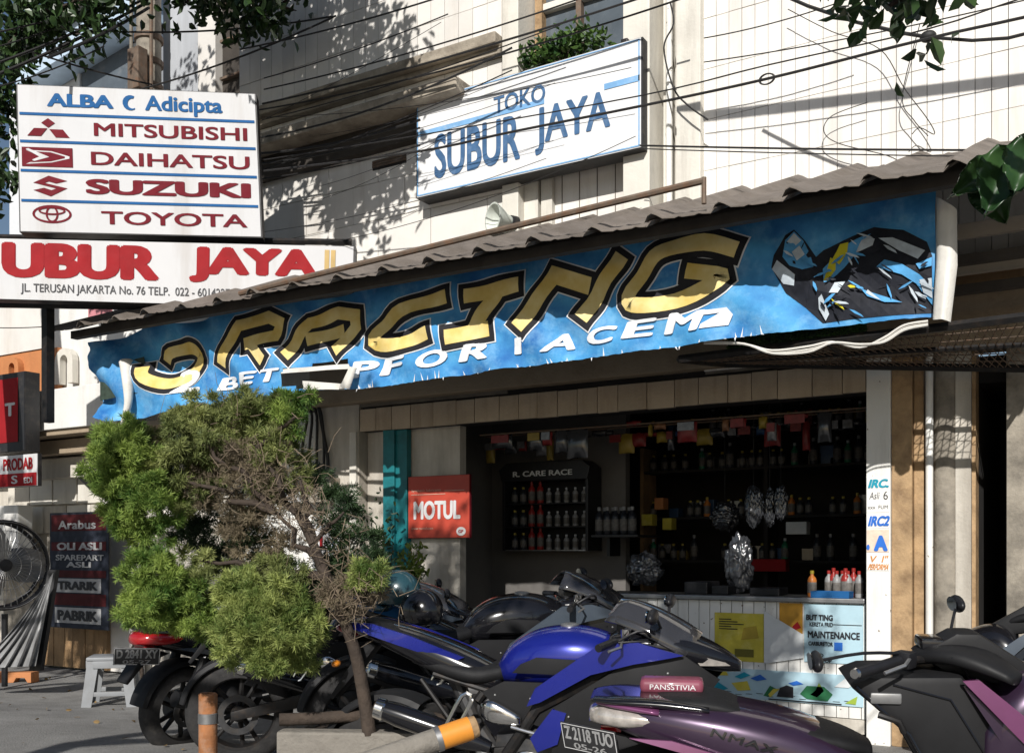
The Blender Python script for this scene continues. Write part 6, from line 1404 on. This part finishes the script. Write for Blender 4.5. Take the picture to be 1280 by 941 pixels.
for (px, w_, h_, d_) in ((875, .2, .10, .3), (905, .14, .07, .25), (960, .24, .06, .25)):
    x = uu(px, CY+.25); tag(MB().box((x-w_/2, CY+.15, cz+.006), (x+w_/2, CY+.15+d_, cz+.006+h_), .008).build('dark_box', M_black), {875: 'black box at the left of the counter top', 905: 'smaller black box beside it on the counter top', 960: 'flat black box in the middle of the counter top'}[px], 'box')
# hanging packets behind the fascia
hr = thing('hanging_rail', 'thin rail behind the fascia from which packets hang', 'rail', (-2.2, .42, 2.50)); MB().tube([(uu(600, .42), .42, 2.50), (-.06, .42, 2.50)], .008, 8).build('bar', M_rust, hr, True)
def packet(px, py0, py1, w, m, label, Y=.42, head=None):
    p0, p1 = at(px, py0, Y), at(px, py1, Y); t_ = thing('packet', label, 'packet', p1, 0, 'packets hanging behind the fascia'); w = w/1250*(p0-CAM).dot(FW)
    zt_2 = min(p0.z, 2.49)
    b_ = MB(); rings = []
    for i in range(7):
        f = i/6; z_ = zt_2 + (p1.z-zt_2)*f; th_ = .006 + .03*math.sin(math.pi*f)**.6; rings.append([(p0.x + w/2*math.cos(a_), Y+.02 + th_*math.sin(a_), z_ + .006*math.sin(a_*3+i)) for a_ in [2*math.pi*k/12 for k in range(12)]])
    b_.loft(rings).build('pouch', m, t_, 50)
    if head: MB().box((p0.x-w*.42, Y-.022, zt_2-.075), (p0.x+w*.42, Y-.014, zt_2-.005)).build('header_card', head, t_)
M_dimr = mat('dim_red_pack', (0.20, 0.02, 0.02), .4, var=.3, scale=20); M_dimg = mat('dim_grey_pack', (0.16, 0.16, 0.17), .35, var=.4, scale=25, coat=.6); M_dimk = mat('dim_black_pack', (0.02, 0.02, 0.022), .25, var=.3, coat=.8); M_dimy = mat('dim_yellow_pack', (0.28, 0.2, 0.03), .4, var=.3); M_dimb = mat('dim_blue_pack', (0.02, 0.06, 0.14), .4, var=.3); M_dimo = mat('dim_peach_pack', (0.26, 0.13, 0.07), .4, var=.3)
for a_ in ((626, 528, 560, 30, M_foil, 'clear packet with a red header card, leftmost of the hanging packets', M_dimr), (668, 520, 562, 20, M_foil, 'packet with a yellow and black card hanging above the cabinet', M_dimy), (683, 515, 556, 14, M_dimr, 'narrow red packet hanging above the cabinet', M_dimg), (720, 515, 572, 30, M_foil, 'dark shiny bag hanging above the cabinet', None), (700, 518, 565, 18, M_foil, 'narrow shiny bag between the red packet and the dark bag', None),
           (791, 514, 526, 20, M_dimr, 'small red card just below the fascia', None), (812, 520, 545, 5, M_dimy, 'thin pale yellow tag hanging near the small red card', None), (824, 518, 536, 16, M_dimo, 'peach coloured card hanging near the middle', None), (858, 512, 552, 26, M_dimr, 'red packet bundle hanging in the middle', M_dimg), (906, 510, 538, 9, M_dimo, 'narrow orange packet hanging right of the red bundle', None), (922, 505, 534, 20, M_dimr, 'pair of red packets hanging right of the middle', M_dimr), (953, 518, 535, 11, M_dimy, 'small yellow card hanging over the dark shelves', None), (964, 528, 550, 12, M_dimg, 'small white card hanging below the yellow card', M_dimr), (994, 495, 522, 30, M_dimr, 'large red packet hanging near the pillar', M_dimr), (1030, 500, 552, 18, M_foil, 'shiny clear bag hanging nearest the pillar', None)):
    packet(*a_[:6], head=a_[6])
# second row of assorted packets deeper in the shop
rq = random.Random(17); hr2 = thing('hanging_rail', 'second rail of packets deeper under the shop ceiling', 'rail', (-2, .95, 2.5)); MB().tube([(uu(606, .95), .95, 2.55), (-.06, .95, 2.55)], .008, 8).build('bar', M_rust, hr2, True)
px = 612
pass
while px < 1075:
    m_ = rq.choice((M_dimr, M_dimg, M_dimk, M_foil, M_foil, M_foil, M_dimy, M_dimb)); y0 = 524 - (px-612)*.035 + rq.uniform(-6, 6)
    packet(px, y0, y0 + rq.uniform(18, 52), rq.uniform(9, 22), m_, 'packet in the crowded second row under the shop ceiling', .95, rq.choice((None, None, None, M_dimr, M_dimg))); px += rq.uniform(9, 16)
# assorted boxes and pouches on the shelving
for j, z_ in enumerate(LV):
    for k in range(9):
        x = rq.uniform(X0+.1, X1-.15); w_, h_ = rq.uniform(.06, .2), rq.uniform(.06, .2)
        o = MB().box((x, SY+.15, z_+.001), (x+w_, SY+.15+rq.uniform(.08, .16), z_+h_), .004).build('carton', rq.choice((M_dimr, M_dimg, M_dimk, M_dimb, M_dimy)), None); tag(o, 'carton among the bottles on the back shelving', 'carton', 'cartons on the back shelving')
# crumpled clear wraps
def wrap(label, c_, r_, seed, m=M_foil):
    rs_ = random.Random(seed); bm = bmesh.new(); bmesh.ops.create_icosphere(bm, subdivisions=5, radius=1)
    dirs = [Vector((rs_.gauss(0, 1), rs_.gauss(0, 1), rs_.gauss(0, 1))).normalized() for _ in range(70)]
    for v in bm.verts:
        d = v.co.normalized(); k = 1
        for i, q in enumerate(dirs): k -= .055*max(0, 1-abs(d.dot(q)-.3)*9)*(1 if i % 2 else -.8)
        v.co = Vector((c_[0]+d.x*r_[0]*k, c_[1]+d.y*r_[1]*k, c_[2]+d.z*r_[2]*k))
    me = bpy.data.meshes.new('wrapped_part'); bm.to_mesh(me); bm.free(); me.materials.append(m); me.polygons.foreach_set('use_smooth', [True]*len(me.polygons)); o = link('wrapped_part', me); tag(o, label, 'wrapped part')
    if 'hanging' in label: MB().tube([(c_[0], c_[1], c_[2]+r_[2]*.9), (c_[0], c_[1], 2.6)], .002, 5).build('cord', M_cable, o, False)
M_wr2 = mat('crinkled_plastic', (0.055, 0.058, 0.065), .14, var=.4, scale=14, coat=1.0, bump=.25, bscale=24, trans=.45)
for (px, py, rx, rz, Y, lb) in ((942, 632, 12, 26, .5, 'tall silver wrapped part hanging in the middle of the opening'), (962, 634, 8, 24, .55, 'narrow wrapped part hanging beside the tall silver one'), (976, 628, 8, 22, .5, 'right one of the three hanging wrapped parts'), (906, 645, 18, 18, .8, 'round dark wrapped part hanging left of the silver ones'), (924, 705, 18, 36, .5, 'wrapped bundle standing on the counter edge')):
    p = at(px, py, Y); k = (p-CAM).dot(FW)/1250; wrap(lb, tuple(p), (rx*k, rx*k*.7, rz*k), px, M_wr2)
p = at(806, 712, CY+.16); wrap('large crumpled clear plastic bag at the left end of the counter', tuple(p), (.15, .12, .14), 4, M_wr2)
p = atd(808, 762, 4.35)
# ---- mesh rack under the awning, right
rk = thing('wire_rack', 'black steel rack with wire mesh under the awning at the right', 'rack', at(1060, 440, -.6))
A = at(850, 449, -1.05); B_ = at(1300, 394, -1.10); C_ = at(1300, 461, -.12); D_ = at(905, 455, -.30)
for (p_, q_, r_) in ((A, B_, .03), (B_, C_, .02), (C_, D_, .028), (D_, A, .028), (A.lerp(B_, .45), D_.lerp(C_, .45), .018), (A.lerp(D_, .5), B_.lerp(C_, .5), .018)): MB().tube([p_, q_], r_, 6).build('bar', M_blackmetal, rk)
b = MB()
for k in range(46):
    f = k/45
    for s_ in (0, 1):
        g0_ = f; g1_ = f + (.10 if s_ else -.10)
        if 0 <= g1_ <= 1: b.tube([A.lerp(B_, g0_), D_.lerp(C_, g1_)], .0035, 4, cap=False)
for k in range(1, 6): b.tube([A.lerp(D_, k/6), B_.lerp(C_, k/6)], .0035, 4, cap=False)
b.build('wire_mesh', M_rust, rk)['kind'] = 'stuff'
